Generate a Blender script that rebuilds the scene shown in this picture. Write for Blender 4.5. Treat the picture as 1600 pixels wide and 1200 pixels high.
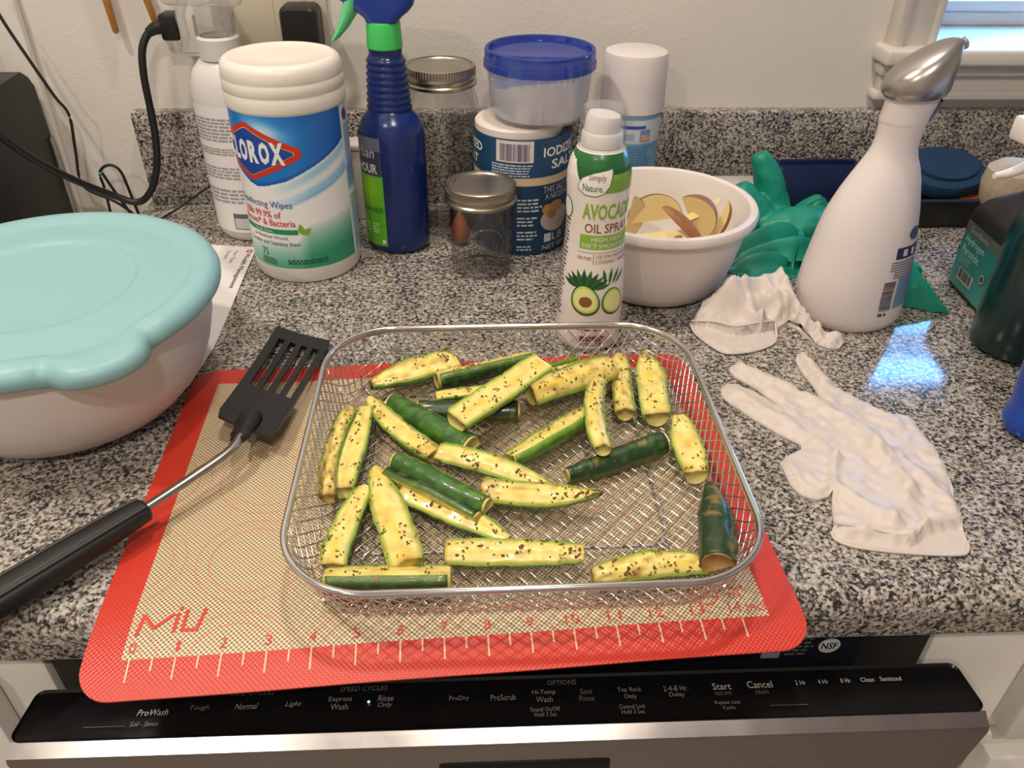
import bpy, bmesh, math, random
from mathutils import Vector, Matrix, noise
from mathutils.geometry import delaunay_2d_cdt
rnd = random.Random(7)
PI = math.pi
for o in list(bpy.data.objects): bpy.data.objects.remove(o)
SC = bpy.context.scene
COL = SC.collection

# ------------------------------------------------------------------ camera, world, light, exposure
# counter top is z = 0, its front edge y = 0, the wall stands at y = 0.64 (metres)
cam = bpy.data.cameras.new('camera'); cam.sensor_width = 36; cam.sensor_fit = 'HORIZONTAL'; cam.lens = 28.0976
cam.clip_start = 0.02; cam.clip_end = 50
co = bpy.data.objects.new('camera', cam); COL.objects.link(co)
r_, d_, f_ = (0.99908, -0.04149, 0.01065), (-0.01543, -0.58058, -0.81406), (0.03995, 0.81314, -0.58069)
co.matrix_world = Matrix(((r_[0], -d_[0], -f_[0], 0.1133), (r_[1], -d_[1], -f_[1], -0.3120), (r_[2], -d_[2], -f_[2], 0.3907), (0, 0, 0, 1)))
SC.camera = co
W = bpy.data.worlds.new('sky'); SC.world = W; W.use_nodes = True
wb = W.node_tree.nodes['Background']; wb.inputs[0].default_value = (0.15, 0.45, 1.0, 1); wb.inputs[1].default_value = 24.0
SC.view_settings.view_transform = 'Standard'; SC.view_settings.look = 'None'; SC.view_settings.gamma = 1
SC.view_settings.use_curve_mapping = False
SC.view_settings.exposure = 0.0
LAMPS = [  # x, y, watts, radius : warm downlights in the ceiling
    (-0.62, -0.02, 12.0, 0.05),
    (0.17, 0.34, 7.0, 0.04),
    (0.20, -1.00, 13.0, 0.05),
    (-0.75, -1.30, 10.0, 0.05),
]
CEIL = 1.50
WARM = (1.0, 0.90, 0.78)

# ------------------------------------------------------------------ helpers
def lin(c):
    return tuple(((v/255)/12.92 if v/255 <= .04045 else ((v/255+.055)/1.055)**2.4) for v in c)
def L4(*c): return lin(c)+(1,)
def link(name, me, m=None, parent=None, smooth=True, loc=None, rz=0):
    o = bpy.data.objects.new(name, me); COL.objects.link(o)
    if m is not None: me.materials.append(m)
    if parent is not None: o.parent = parent
    if loc is not None: o.location = loc
    if rz: o.rotation_euler = (0, 0, rz)
    if smooth and len(me.polygons):
        me.polygons.foreach_set('use_smooth', [True]*len(me.polygons))
        if smooth is True:
            try: me.set_sharp_from_angle(angle=math.radians(38))
            except Exception: pass
    return o
def mk(name, vf, m=None, parent=None, smooth=True, loc=None, rz=0):
    v, f = vf
    me = bpy.data.meshes.new(name); me.from_pydata([tuple(p) for p in v], [], [tuple(q) for q in f]); me.update()
    return link(name, me, m, parent, smooth, loc, rz)
def thing(name, label, cat, loc=(0, 0, 0), rz=0, group=None):
    o = bpy.data.objects.new(name, None); COL.objects.link(o); o.empty_display_size = .02
    o.location = loc; o.rotation_euler = (0, 0, rz)
    return tag(o, label, cat, group)
def tag(o, label, cat, group=None):
    o['label'] = label; o['category'] = cat
    if group: o['group'] = group
    return o
def struct(o): o['kind'] = 'structure'; return o
def stuff(o): o['kind'] = 'stuff'; return o
def join(*parts):
    V, F = [], []
    for v, f in parts:
        n = len(V); V += [tuple(p) for p in v]; F += [tuple(i+n for i in q) for q in f]
    return V, F
def move(vf, x=0, y=0, z=0): return [(a+x, b+y, c+z) for a, b, c in vf[0]], vf[1]
def xform(vf, M): return [tuple(M @ Vector(p)) for p in vf[0]], vf[1]
def lathe(prof, n=64, a0=0, cap=True):
    V, F = [], []; k = len(prof)
    for i in range(n):
        a = 2*PI*i/n; c, s = math.cos(a), math.sin(a)
        V += [(r*c, r*s, z) for r, z in prof]
    for i in range(n):
        j = (i+1) % n
        for q in range(k-1): F.append((i*k+q, j*k+q, j*k+q+1, i*k+q+1))
    if cap:
        if prof[0][0] > 1e-6: F.append(tuple(i*k for i in range(n))[::-1])
        if prof[-1][0] > 1e-6: F.append(tuple(i*k+k-1 for i in range(n)))
    return V, F
def loft(rings, cap=True):
    n = len(rings[0]); V = [tuple(p) for r in rings for p in r]; F = []
    for q in range(len(rings)-1):
        for i in range(n):
            j = (i+1) % n; F.append((q*n+i, q*n+j, (q+1)*n+j, (q+1)*n+i))
    if cap: F.append(tuple(range(n))[::-1]); F.append(tuple(range((len(rings)-1)*n, len(rings)*n)))
    return V, F
def tube(path, r, n=8, closed=False, flat=1.0):
    P = [Vector(p) for p in path]; m = len(P); rings = []
    up = Vector((0, 0, 1))
    for i in range(m):
        if closed: t = P[(i+1) % m]-P[i-1]
        else: t = P[min(i+1, m-1)]-P[max(i-1, 0)]
        t.normalize()
        a = t.cross(up)
        if a.length < 1e-3: a = t.cross(Vector((0, 1, 0)))
        a.normalize(); b = a.cross(t)
        rr = r[i] if isinstance(r, (list, tuple)) else r
        rings.append([P[i]+a*(rr*math.cos(2*PI*k/n))+b*(rr*flat*math.sin(2*PI*k/n)) for k in range(n)])
    if closed:
        V, F = loft(rings, False); b0 = (m-1)*n
        for k in range(n): F.append((b0+k, b0+(k+1) % n, (k+1) % n, k))
        return V, F
    return loft(rings, True)
def spline(pts, k=8):
    P = [Vector(p) for p in pts]; out = []
    for i in range(len(P)-1):
        a, b, c, d = P[max(i-1, 0)], P[i], P[i+1], P[min(i+2, len(P)-1)]
        for q in range(k):
            t = q/k
            out.append(.5*((2*b)+(c-a)*t+(2*a-5*b+4*c-d)*t*t+(3*b-a-3*c+d)*t**3))
    out.append(P[-1]); return out
def box(x0, x1, y0, y1, z0, z1, bev=0, seg=2):
    bm = bmesh.new(); bmesh.ops.create_cube(bm, size=1)
    for v in bm.verts: v.co = ((x0+x1)/2+v.co.x*(x1-x0), (y0+y1)/2+v.co.y*(y1-y0), (z0+z1)/2+v.co.z*(z1-z0))
    if bev: bmesh.ops.bevel(bm, geom=bm.edges[:], offset=bev, segments=seg, affect='EDGES', profile=.5)
    bm.verts.index_update()
    r = [tuple(v.co) for v in bm.verts], [tuple(v.index for v in f.verts) for f in bm.faces]; bm.free(); return r
def rrect(hx, hy, r, n=8, cx=0, cy=0):
    out = []
    for sx, sy, a0 in ((1, 1, 0), (-1, 1, PI/2), (-1, -1, PI), (1, -1, 1.5*PI)):
        for k in range(n+1):
            a = a0+PI/2*k/n; out.append((cx+sx*(hx-r)+r*math.cos(a), cy+sy*(hy-r)+r*math.sin(a)))
    return out
def prism(outline, z0, z1, bev=0):
    if not bev: return loft([[(x, y, z0) for x, y in outline], [(x, y, z1) for x, y in outline]])
    cx = sum(p[0] for p in outline)/len(outline); cy = sum(p[1] for p in outline)/len(outline)
    def sh(d):
        out = []
        n = len(outline)
        for i in range(n):
            a, b = outline[i-1], outline[(i+1) % n]; tx, ty = b[0]-a[0], b[1]-a[1]; l = math.hypot(tx, ty) or 1
            out.append((outline[i][0]-ty/l*d, outline[i][1]+tx/l*d))
        return out
    rings = []
    for k in range(4):
        a = PI/2*k/3; rings.append([(x, y, z0+bev*(1-math.sin(a))) for x, y in sh(bev*(1-math.cos(PI/2-a)) if 0 else bev*(1-math.sin(a)))])
    for k in range(4):
        a = PI/2*k/3; rings.append([(x, y, z1-bev*(1-math.cos(a))) for x, y in sh(bev*(1-math.cos(a)))])
    return loft(rings)
def inside(p, poly):
    x, y = p; c = False; n = len(poly)
    for i in range(n):
        x1, y1 = poly[i]; x2, y2 = poly[i-1]
        if (y1 > y) != (y2 > y) and x < (x2-x1)*(y-y1)/(y2-y1)+x1: c = not c
    return c
def segd(p, a, b):
    ax, ay = a; bx, by = b; dx, dy = bx-ax, by-ay; l = dx*dx+dy*dy
    t = 0 if l == 0 else max(0, min(1, ((p[0]-ax)*dx+(p[1]-ay)*dy)/l))
    return math.hypot(p[0]-ax-t*dx, p[1]-ay-t*dy), t
def edged(p, poly): return min(segd(p, poly[i-1], poly[i])[0] for i in range(len(poly)))
def resample(poly, step):
    out = []
    for i in range(len(poly)):
        a, b = poly[i], poly[(i+1) % len(poly)]; l = math.hypot(b[0]-a[0], b[1]-a[1]); n = max(1, int(round(l/step)))
        out += [(a[0]+(b[0]-a[0])*k/n, a[1]+(b[1]-a[1])*k/n) for k in range(n)]
    return out
def fillpts(poly, cell):
    o = resample(poly, cell); n = len(o)
    xs = [p[0] for p in o]; ys = [p[1] for p in o]; pts = list(o)
    y = min(ys); row = 0
    while y < max(ys):
        x = min(xs)+(cell/2 if row % 2 else 0)
        while x < max(xs):
            if inside((x, y), poly) and edged((x, y), poly) > cell*.55: pts.append((x, y))
            x += cell
        y += cell*.866; row += 1
    r = delaunay_2d_cdt([Vector(p) for p in pts], [(i, (i+1) % n) for i in range(n)], [], 1, 1e-7)
    return [tuple(v) for v in r[0]], [tuple(f) for f in r[2]], o
def sheet(poly, cell, top, bot):
    """closed sheet: outline filled with a triangle grid, top(x, y, edge distance) over bot(x, y)"""
    V2, T, o = fillpts(poly, cell); n = len(V2)
    if T:
        a, b, c = (V2[i] for i in T[0])
        if (b[0]-a[0])*(c[1]-a[1])-(b[1]-a[1])*(c[0]-a[0]) < 0: T = [t[::-1] for t in T]
    ed = [edged(p, poly) for p in V2]
    V = [(p[0], p[1], top(p[0], p[1], e)) for p, e in zip(V2, ed)]+[(p[0], p[1], bot(p[0], p[1])) for p in V2]
    F = list(T)+[tuple(i+n for i in t[::-1]) for t in T]
    cnt = {}
    for t in T:
        for i in range(3):
            e = (t[i], t[(i+1) % 3]); cnt[e] = 1
    for (a, b) in cnt:
        if (b, a) not in cnt: F.append((a, a+n, b+n, b)[::-1])
    return V, F
def nz(x, y, z=0): return noise.noise(Vector((x, y, z)))

# ------------------------------------------------------------------ materials (all node based)
MATS = {}
def _new(name):
    m = bpy.data.materials.new(name); m.use_nodes = True; nt = m.node_tree
    return m, nt, nt.nodes['Principled BSDF']
def nd(nt, t, **kw):
    n = nt.nodes.new(t)
    for k, v in kw.items(): setattr(n, k, v)
    return n
def mth(nt, op, a, b=None, c=None, clamp=False):
    n = nt.nodes.new('ShaderNodeMath'); n.operation = op; n.use_clamp = clamp
    for i, v in enumerate((a, b, c)):
        if v is None: continue
        if isinstance(v, (int, float)): n.inputs[i].default_value = v
        else: nt.links.new(v, n.inputs[i])
    return n.outputs[0]
def mixc(nt, f, a, b):
    n = nt.nodes.new('ShaderNodeMix'); n.data_type = 'RGBA'
    for s, v in ((n.inputs[0], f), (n.inputs[6], a), (n.inputs[7], b)):
        if isinstance(v, (tuple, list, float, int)): s.default_value = v
        else: nt.links.new(v, s)
    return n.outputs[2]
def ramp(nt, fac, stops, mode='LINEAR'):
    n = nt.nodes.new('ShaderNodeValToRGB'); n.color_ramp.interpolation = mode; e = n.color_ramp.elements
    while len(e) < len(stops): e.new(.5)
    for q, (p, c) in zip(e, stops): q.position = p; q.color = c
    nt.links.new(fac, n.inputs[0]); return n.outputs[0]
def coord(nt): return nt.nodes.new('ShaderNodeTexCoord').outputs['Object']
def noisetex(nt, co_, scale, detail=2, rough=.5):
    n = nt.nodes.new('ShaderNodeTexNoise'); n.inputs['Scale'].default_value = scale; n.inputs['Detail'].default_value = detail
    n.inputs['Roughness'].default_value = rough; nt.links.new(co_, n.inputs['Vector']); return n.outputs[0]
def bump(nt, p, h, strength, dist=.001):
    b = nt.nodes.new('ShaderNodeBump'); b.inputs['Strength'].default_value = strength; b.inputs['Distance'].default_value = dist
    nt.links.new(h, b.inputs['Height']); nt.links.new(b.outputs[0], p.inputs['Normal'])
def pm(name, col, rough=.5, metal=0, var=.06, scale=60, bs=0, bscale=300, bd=.0005, sss=0, coat=0, spec=None, alpha=None, emit=None):
    """plain principled surface with a slight noise variation of its colour, optional fine bump"""
    if name in MATS: return MATS[name]
    m, nt, p = _new(name); c = lin(col); x = coord(nt)
    n = noisetex(nt, x, scale, 3)
    a = tuple(max(0, v*(1-var)) for v in c)+(1,); b = tuple(min(1, v*(1+var)) for v in c)+(1,)
    nt.links.new(mixc(nt, n, a, b), p.inputs['Base Color'])
    p.inputs['Roughness'].default_value = rough; p.inputs['Metallic'].default_value = metal
    if spec is not None: p.inputs['Specular IOR Level'].default_value = spec
    if coat: p.inputs['Coat Weight'].default_value = coat; p.inputs['Coat Roughness'].default_value = .1
    if sss: p.inputs['Subsurface Weight'].default_value = sss; p.inputs['Subsurface Radius'].default_value = (.006, .004, .003); p.inputs['Subsurface Scale'].default_value = 1
    if bs: bump(nt, p, noisetex(nt, x, bscale, 3), bs, bd)
    if alpha is not None: p.inputs['Alpha'].default_value = alpha
    if emit: p.inputs['Emission Color'].default_value = lin(emit[0])+(1,); p.inputs['Emission Strength'].default_value = emit[1]
    MATS[name] = m; return m
def thinglass(name, tint, refl=.9, base=.06, body=None, bodyfac=0, rough=.03, bumpn=None, edge=1):
    """clear or milky thin plastic / glass wall: transparent film under a fresnel gloss"""
    if name in MATS: return MATS[name]
    m, nt, p = _new(name); nt.nodes.remove(p); out = nt.nodes['Material Output']
    tr = nd(nt, 'ShaderNodeBsdfTransparent'); tr.inputs[0].default_value = tint+(1,)
    gl = nd(nt, 'ShaderNodeBsdfGlossy'); gl.inputs['Roughness'].default_value = rough
    lw = nd(nt, 'ShaderNodeLayerWeight'); lw.inputs[0].default_value = .35
    if edge < 1:
        nt.links.new(mixc(nt, mth(nt, 'POWER', lw.outputs['Facing'], 1.6), tint+(1,), tuple(v*edge for v in tint)+(1,)), tr.inputs[0])
    f = mth(nt, 'MULTIPLY_ADD', mth(nt, 'POWER', lw.outputs['Facing'], 2.5), refl*.6, base, True)
    x = coord(nt)
    if bumpn:
        b = nd(nt, 'ShaderNodeBump'); b.inputs['Strength'].default_value = bumpn[1]; b.inputs['Distance'].default_value = .002
        nt.links.new(noisetex(nt, x, bumpn[0], 1), b.inputs['Height']); nt.links.new(b.outputs[0], gl.inputs['Normal'])
    cur = tr.outputs[0]
    if body:
        df = nd(nt, 'ShaderNodeBsdfDiffuse'); df.inputs[0].default_value = lin(body)+(1,)
        tl = nd(nt, 'ShaderNodeBsdfTranslucent'); tl.inputs[0].default_value = lin(body)+(1,)
        a = nd(nt, 'ShaderNodeMixShader'); a.inputs[0].default_value = .4
        nt.links.new(df.outputs[0], a.inputs[1]); nt.links.new(tl.outputs[0], a.inputs[2])
        b2 = nd(nt, 'ShaderNodeMixShader'); b2.inputs[0].default_value = bodyfac
        nt.links.new(cur, b2.inputs[1]); nt.links.new(a.outputs[0], b2.inputs[2]); cur = b2.outputs[0]
    s = nd(nt, 'ShaderNodeMixShader'); nt.links.new(f, s.inputs[0]); nt.links.new(cur, s.inputs[1]); nt.links.new(gl.outputs[0], s.inputs[2])
    nt.links.new(s.outputs[0], out.inputs[0]); MATS[name] = m; return m
def vcolmat(name, rough=.4, coat=0, var=.05, scale=400, bs=0, spec=.5, sss=0):
    if name in MATS: return MATS[name]
    m, nt, p = _new(name); a = nd(nt, 'ShaderNodeVertexColor', layer_name='Col'); x = coord(nt)
    n = noisetex(nt, x, scale, 3)
    mv = mth(nt, 'MULTIPLY_ADD', n, 2*var, 1-var)
    h = nd(nt, 'ShaderNodeVectorMath', operation='SCALE'); nt.links.new(a.outputs[0], h.inputs[0]); nt.links.new(mv, h.inputs['Scale'])
    nt.links.new(h.outputs[0], p.inputs['Base Color']); p.inputs['Roughness'].default_value = rough
    p.inputs['Specular IOR Level'].default_value = spec
    if coat: p.inputs['Coat Weight'].default_value = coat; p.inputs['Coat Roughness'].default_value = .12
    if sss: p.inputs['Subsurface Weight'].default_value = sss; p.inputs['Subsurface Radius'].default_value = (.004, .003, .0015); p.inputs['Subsurface Scale'].default_value = 1
    if bs: bump(nt, p, noisetex(nt, x, scale, 3), bs, .0006)
    MATS[name] = m; return m
def setcol(o, cols):
    a = o.data.color_attributes.new('Col', 'FLOAT_COLOR', 'POINT')
    a.data.foreach_set('color', [v for c in cols for v in (c[0], c[1], c[2], 1)])

def granite_mat():
    m, nt, p = _new('granite'); x = coord(nt)
    n1 = noisetex(nt, x, 250, 4, .62); n2 = noisetex(nt, x, 38, 2, .5)
    v = nd(nt, 'ShaderNodeTexVoronoi'); v.inputs['Scale'].default_value = 560; nt.links.new(x, v.inputs['Vector'])
    sep = nd(nt, 'ShaderNodeSeparateColor'); nt.links.new(v.outputs['Color'], sep.inputs[0])
    t = mth(nt, 'ADD', mth(nt, 'MULTIPLY', n1, .74), mth(nt, 'MULTIPLY', sep.outputs[0], .26))
    t = mth(nt, 'ADD', t, mth(nt, 'MULTIPLY', mth(nt, 'SUBTRACT', n2, .5), .22))
    c = ramp(nt, t, [(.37, L4(40, 38, 40)), (.43, L4(84, 79, 77)), (.49, L4(130, 124, 119)), (.56, L4(164, 157, 148)), (.67, L4(196, 189, 179))])
    warm = noisetex(nt, x, 95, 2)
    w = mth(nt, 'MULTIPLY', mth(nt, 'SUBTRACT', warm, .52, None, True), 3.0, None, True)
    c = mixc(nt, w, c, mixc(nt, .35, c, L4(150, 126, 92)))
    nt.links.new(c, p.inputs['Base Color'])
    p.inputs['Roughness'].default_value = .10; p.inputs['Specular IOR Level'].default_value = .5
    bump(nt, p, n1, .04, .0003)
    return m
GRANITE = granite_mat()
def wall_mat():
    m, nt, p = _new('painted_wall'); x = coord(nt)
    n = noisetex(nt, x, 3, 3); nt.links.new(mixc(nt, n, L4(214, 207, 199), L4(222, 216, 209)), p.inputs['Base Color'])
    p.inputs['Roughness'].default_value = .6; bump(nt, p, noisetex(nt, x, 260, 3), .35, .0012); return m
WALL = wall_mat()
def brushed(name, col, rough=.28, sc=(2, 900, 900)):
    m, nt, p = _new(name); x = coord(nt); mp = nd(nt, 'ShaderNodeMapping'); mp.inputs['Scale'].default_value = sc
    nt.links.new(x, mp.inputs[0]); n = noisetex(nt, mp.outputs[0], 1, 3); sm = noisetex(nt, x, 25, 4, .6)
    c = mixc(nt, n, tuple(v*.86 for v in lin(col))+(1,), lin(col)+(1,)); nt.links.new(c, p.inputs['Base Color'])
    p.inputs['Metallic'].default_value = 1
    nt.links.new(mth(nt, 'MULTIPLY_ADD', sm, .22, rough-.1), p.inputs['Roughness']); bump(nt, p, n, .04, .0003); return m
STEEL = brushed('brushed_steel', (182, 176, 174), .24)
CHROME = pm('chrome_wire', (222, 220, 222), .14, 1, .04)
BANDM = pm('jar_band_metal', (172, 164, 150), .32, 1, .12, 90)
LIDM = pm('jar_lid_metal', (178, 172, 162), .38, 1, .10, 60)
WHITEP = pm('white_plastic', (226, 220, 214), .35, 0, .03)
WHITEPAINT = pm('white_paint', (226, 221, 214), .45, 0, .04, 20, .1, 120)
BLACKP = pm('black_plastic', (17, 17, 18), .38, 0, .2)
BLACKRUB = pm('black_rubber_cord', (20, 21, 23), .5, 0, .2)
PAPER = pm('white_paper', (226, 221, 220), .7, 0, .02)
INK = pm('dark_ink', (45, 44, 60), .6); WHITEINK = pm('white_ink', (232, 230, 226), .6)
def ink(c): return pm('ink_%d_%d_%d' % c, c, .5, 0, .02)

# ------------------------------------------------------------------ flat print helpers
def textvf(s, x0, x1, y0, y1, shear=0, bold=0):
    cu = bpy.data.curves.new('t', 'FONT'); cu.body = s; cu.size = 1; cu.resolution_u = 2; cu.shear = shear; cu.offset = bold
    ob = bpy.data.objects.new('t', cu); me = ob.to_mesh()
    V = [tuple(v.co) for v in me.vertices]; F = [tuple(p.vertices) for p in me.polygons]
    ob.to_mesh_clear(); bpy.data.objects.remove(ob); bpy.data.curves.remove(cu)
    if not V: return [], []
    a, b = min(v[0] for v in V), max(v[0] for v in V); c, d = min(v[1] for v in V), max(v[1] for v in V)
    return [(x0+(v[0]-a)/(b-a)*(x1-x0), y0+(v[1]-c)/(d-c)*(y1-y0), 0) for v in V], F
def poly2(pts): return [(x, y, 0) for x, y in pts], [tuple(range(len(pts)))]
def rect2(x0, x1, y0, y1): return poly2([(x0, y0), (x1, y0), (x1, y1), (x0, y1)])
def ell2(cx, cy, rx, ry, n=24): return poly2([(cx+rx*math.cos(2*PI*i/n), cy+ry*math.sin(2*PI*i/n)) for i in range(n)])
def ring2(cx, cy, r0, r1, n=40):
    V = [(cx+r*math.cos(2*PI*i/n), cy+r*math.sin(2*PI*i/n), 0) for i in range(n) for r in (r0, r1)]
    return V, [(2*i, 2*i+1, (2*i+3) % (2*n), (2*i+2) % (2*n)) for i in range(n)]
def dashes(x0, x1, y0, y1, lines, seed=1, fill=.55):
    """rows of print too small to read: short dashes"""
    r = random.Random(seed); out = []; h = (y1-y0)/lines
    for k in range(lines):
        y = y1-(k+1)*h; x = x0; end = x1-(x1-x0)*r.uniform(0, .25)
        while x < end:
            l = h*r.uniform(.7, 2.6); out.append(rect2(x, min(x+l, end), y+h*.2, y+h*(.2+fill))); x += l+h*.35
    return join(*out) if out else ([], [])
def barcode(x0, x1, y0, y1, seed=3, vertical=True):
    r = random.Random(seed); out = []; x = 0; n = 60
    while x < n:
        w = r.choice((.6, .6, 1.1, 1.6))
        if vertical: out.append(rect2(x0+(x1-x0)*x/n, x0+(x1-x0)*min(n, x+w)/n, y0, y1))
        else: out.append(rect2(x0, x1, y0+(y1-y0)*x/n, y0+(y1-y0)*min(n, x+w)/n))
        x += w+r.choice((.6, .9, 1.4))
    return join(*out)
def cutx(vf, step):
    bm = bmesh.new(); vs = [bm.verts.new(p) for p in vf[0]]
    for f in vf[1]:
        try: bm.faces.new([vs[i] for i in f])
        except Exception: pass
    xs = [p[0] for p in vf[0]]; a, b = min(xs), max(xs); x = math.floor(a/step)*step+step
    while x < b:
        bmesh.ops.bisect_plane(bm, geom=bm.verts[:]+bm.edges[:]+bm.faces[:], plane_co=(x, 0, 0), plane_no=(1, 0, 0), dist=1e-7); x += step
    ys = [p[1] for p in vf[0]]; a, b = min(ys), max(ys); st = step*1.6; y = math.floor(a/st)*st+st
    while y < b:
        bmesh.ops.bisect_plane(bm, geom=bm.verts[:]+bm.edges[:]+bm.faces[:], plane_co=(0, y, 0), plane_no=(0, 1, 0), dist=1e-7); y += st
    bm.verts.index_update(); r = [tuple(v.co) for v in bm.verts], [tuple(v.index for v in f.verts) for f in bm.faces]; bm.free(); return r
def prnt(name, vf, surf, m, parent, off=.0003, step=.003):
    """lay flat print onto a surface: surf(s, t) -> (point, normal)"""
    if not vf[0]: return None
    if step: vf = cutx(vf, step)
    V = []
    for s, t, _ in vf[0]:
        p, n = surf(s, t); V.append(tuple(Vector(p)+Vector(n)*off))
    return mk(name, (V, vf[1]), m, parent, False)
def cylsurf(R, R0):
    def f(s, t):
        a = s/R0; r = R(t) if callable(R) else R
        return (r*math.sin(a), -r*math.cos(a), t), (math.sin(a), -math.cos(a), 0)
    return f
def planesurf(o, ux, uy, n):
    o, ux, uy, n = (Vector(v) for v in (o, ux, uy, n))
    return lambda s, t: (o+ux*s+uy*t, n)
def lgrid(name, surf, s0, s1, t0, t1, ns, nt_, fn, m, parent, off=.0002):
    V, C, F = [], [], []
    for j in range(nt_+1):
        for i in range(ns+1):
            s = s0+(s1-s0)*i/ns; t = t0+(t1-t0)*j/nt_; p, n = surf(s, t)
            V.append(tuple(Vector(p)+Vector(n)*off)); C.append(lin(fn(s, t)))
    for j in range(nt_):
        for i in range(ns):
            a = j*(ns+1)+i; F.append((a, a+1, a+ns+2, a+ns+1))
    o = mk(name, (V, F), m, parent); setcol(o, C); return o
def lerp3(a, b, t): t = max(0, min(1, t)); return tuple(x+(y-x)*t for x, y in zip(a, b))
def interp(x, pts):
    if x <= pts[0][0]: return pts[0][1]
    for (a, b), (c, d) in zip(pts, pts[1:]):
        if x <= c: return b+(d-b)*(x-a)/(c-a)
    return pts[-1][1]

# ------------------------------------------------------------------ the room
X0, X1, YF, YB, ZF = -1.6, 2.2, -2.4, 0.64, -0.914
struct(mk('floor', box(X0, X1, YF, YB+.12, ZF-.05, ZF), pm('floor_tile', (138, 128, 120), .5, 0, .15, 8), None, False))
struct(mk('ceiling', box(X0, X1, YF, YB+.12, CEIL+.012, CEIL+.08), pm('ceiling_paint', (232, 228, 222), .7, 0, .02), None, False))
struct(mk('wall_left', box(X0-.1, X0, YF, YB, ZF, CEIL+.012), WALL, None, False))
struct(mk('wall_right', box(X1, X1+.1, YF, YB, ZF, CEIL+.012), WALL, None, False))
struct(mk('wall_front', box(X0, X1, YF-.1, YF, ZF, CEIL+.012), WALL, None, False))
WX0, WX1, WZ0, WZ1 = .632, 1.30, .187, 1.05
struct(mk('wall_back', join(box(X0, WX0, YB, YB+.12, ZF, CEIL+.012), box(WX1, X1, YB, YB+.12, ZF, CEIL+.012),
      box(WX0, WX1, YB, YB+.12, ZF, WZ0-.022), box(WX0, WX1, YB, YB+.12, WZ1, CEIL+.012)), WALL, None, False))
# window: casing, stool and apron mouldings, sash with rails, panes
win = struct(bpy.data.objects.new('window_1', None)); COL.objects.link(win); win.location = (WX0, YB, WZ0)
TRIMW = pm('window_trim_paint', (214, 206, 196), .42, 0, .05, 30, .1, 150)
ww, wh = WX1-WX0, WZ1-WZ0
def wpart(name, *bs, m=TRIMW): return mk(name, join(*bs), m, win)
wpart('casing', box(-.050, -.006, -.018, 0, -.020, wh+.05, .003), box(-.052, -.040, -.024, -.001, -.020, wh+.05, .002), box(-.010, -.002, -.022, 0, -.020, wh+.05, .002))
wpart('casing', box(ww+.006, ww+.050, -.018, 0, -.020, wh+.05, .003), box(ww+.040, ww+.052, -.024, -.001, -.020, wh+.05, .002))
wpart('casing', box(-.050, ww+.050, -.020, 0, wh+.006, wh+.056, .003))
wpart('window_sill', box(-.062, ww+.062, -.040, .001, -.022, -.004, .004, 3), box(0, ww, 0, .116, -.021, -.0045))
wpart('apron', box(-.056, ww+.056, -.024, 0, -.036, -.024, .003), box(-.050, ww+.050, -.014, 0, -.058, -.034, .002), box(-.056, ww+.056, -.020, 0, -.064, -.054, .003))
wpart('jamb', box(-.006, 0.004, 0, .115, -.004, wh, .001)); wpart('jamb', box(ww-.004, ww+.006, 0, .115, -.004, wh, .001))
wpart('sash_bottom', box(0.004, ww-.004, .090, .116, -.0045, .012, .002), box(.034, ww-.034, .084, .106, .012, .026, .005))
wpart('sash_stile', box(.004, .036, .090, .116, .012, wh, .004)); wpart('sash_stile', box(ww-.034, ww-.004, .090, .116, .012, wh, .004))
wpart('sash_rail', box(.036, ww-.034, .092, .112, .118, .137, .003)); wpart('sash_rail', box(.036, ww-.034, .092, .112, .153, .168, .003)); wpart('sash_rail', box(.036, ww-.034, .092, .112, .40, .43, .003))
wpart('added_blind', box(.006, ww-.006, .050, .0515, .200, wh-.01), tube([(.006, .051, .200), (ww-.006, .051, .200)], .005, 10), m=pm('blind_fabric', (190, 188, 184), .8, 0, .04, 200))  # unseen blind, added to shorten the window's reflection on the granite
wpart('pane', box(.034, ww-.034, .101, .103, .02, wh), m=thinglass('window_glass', (.96, .98, 1), .6, .04))
trim = struct(mk('trim_1', join(box(-.405, -.372, YB-.012, YB, -.9, CEIL, .003)), WHITEPAINT))

# worktop, backsplash
def bullnose(x0, x1, yb, zt, zb, r):
    prof = [(yb, zb), (yb, zt)]
    for k in range(9):
        a = PI/2+PI/2*k/8; prof.append((r+r*math.cos(a), zt-r+r*math.sin(a)))
    r2 = .006
    for k in range(5):
        a = PI+PI/2*k/4; prof.append((r2+r2*math.cos(a), zb+r2+r2*math.sin(a)))
    n = len(prof); nx = 8; V = []; F = []
    for i in range(nx+1):
        x = x0+(x1-x0)*i/nx; V += [(x, y, z) for y, z in prof]
    for i in range(nx):
        for k in range(n): F.append((i*n+k, i*n+(k+1) % n, (i+1)*n+(k+1) % n, (i+1)*n+k))
    F.append(tuple(range(n))); F.append(tuple(nx*n+k for k in range(n))[::-1])
    return V, F
tag(mk('countertop', bullnose(-.285, X1, YB, 0, -.0386, .016), GRANITE), 'long grey speckled polished granite worktop along the wall', 'countertop')
tag(mk('backsplash', box(-.279, X1, .62, YB, 0.0004, .110, .002), GRANITE), 'low strip of grey speckled granite standing against the wall behind the worktop', 'backsplash')

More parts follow.
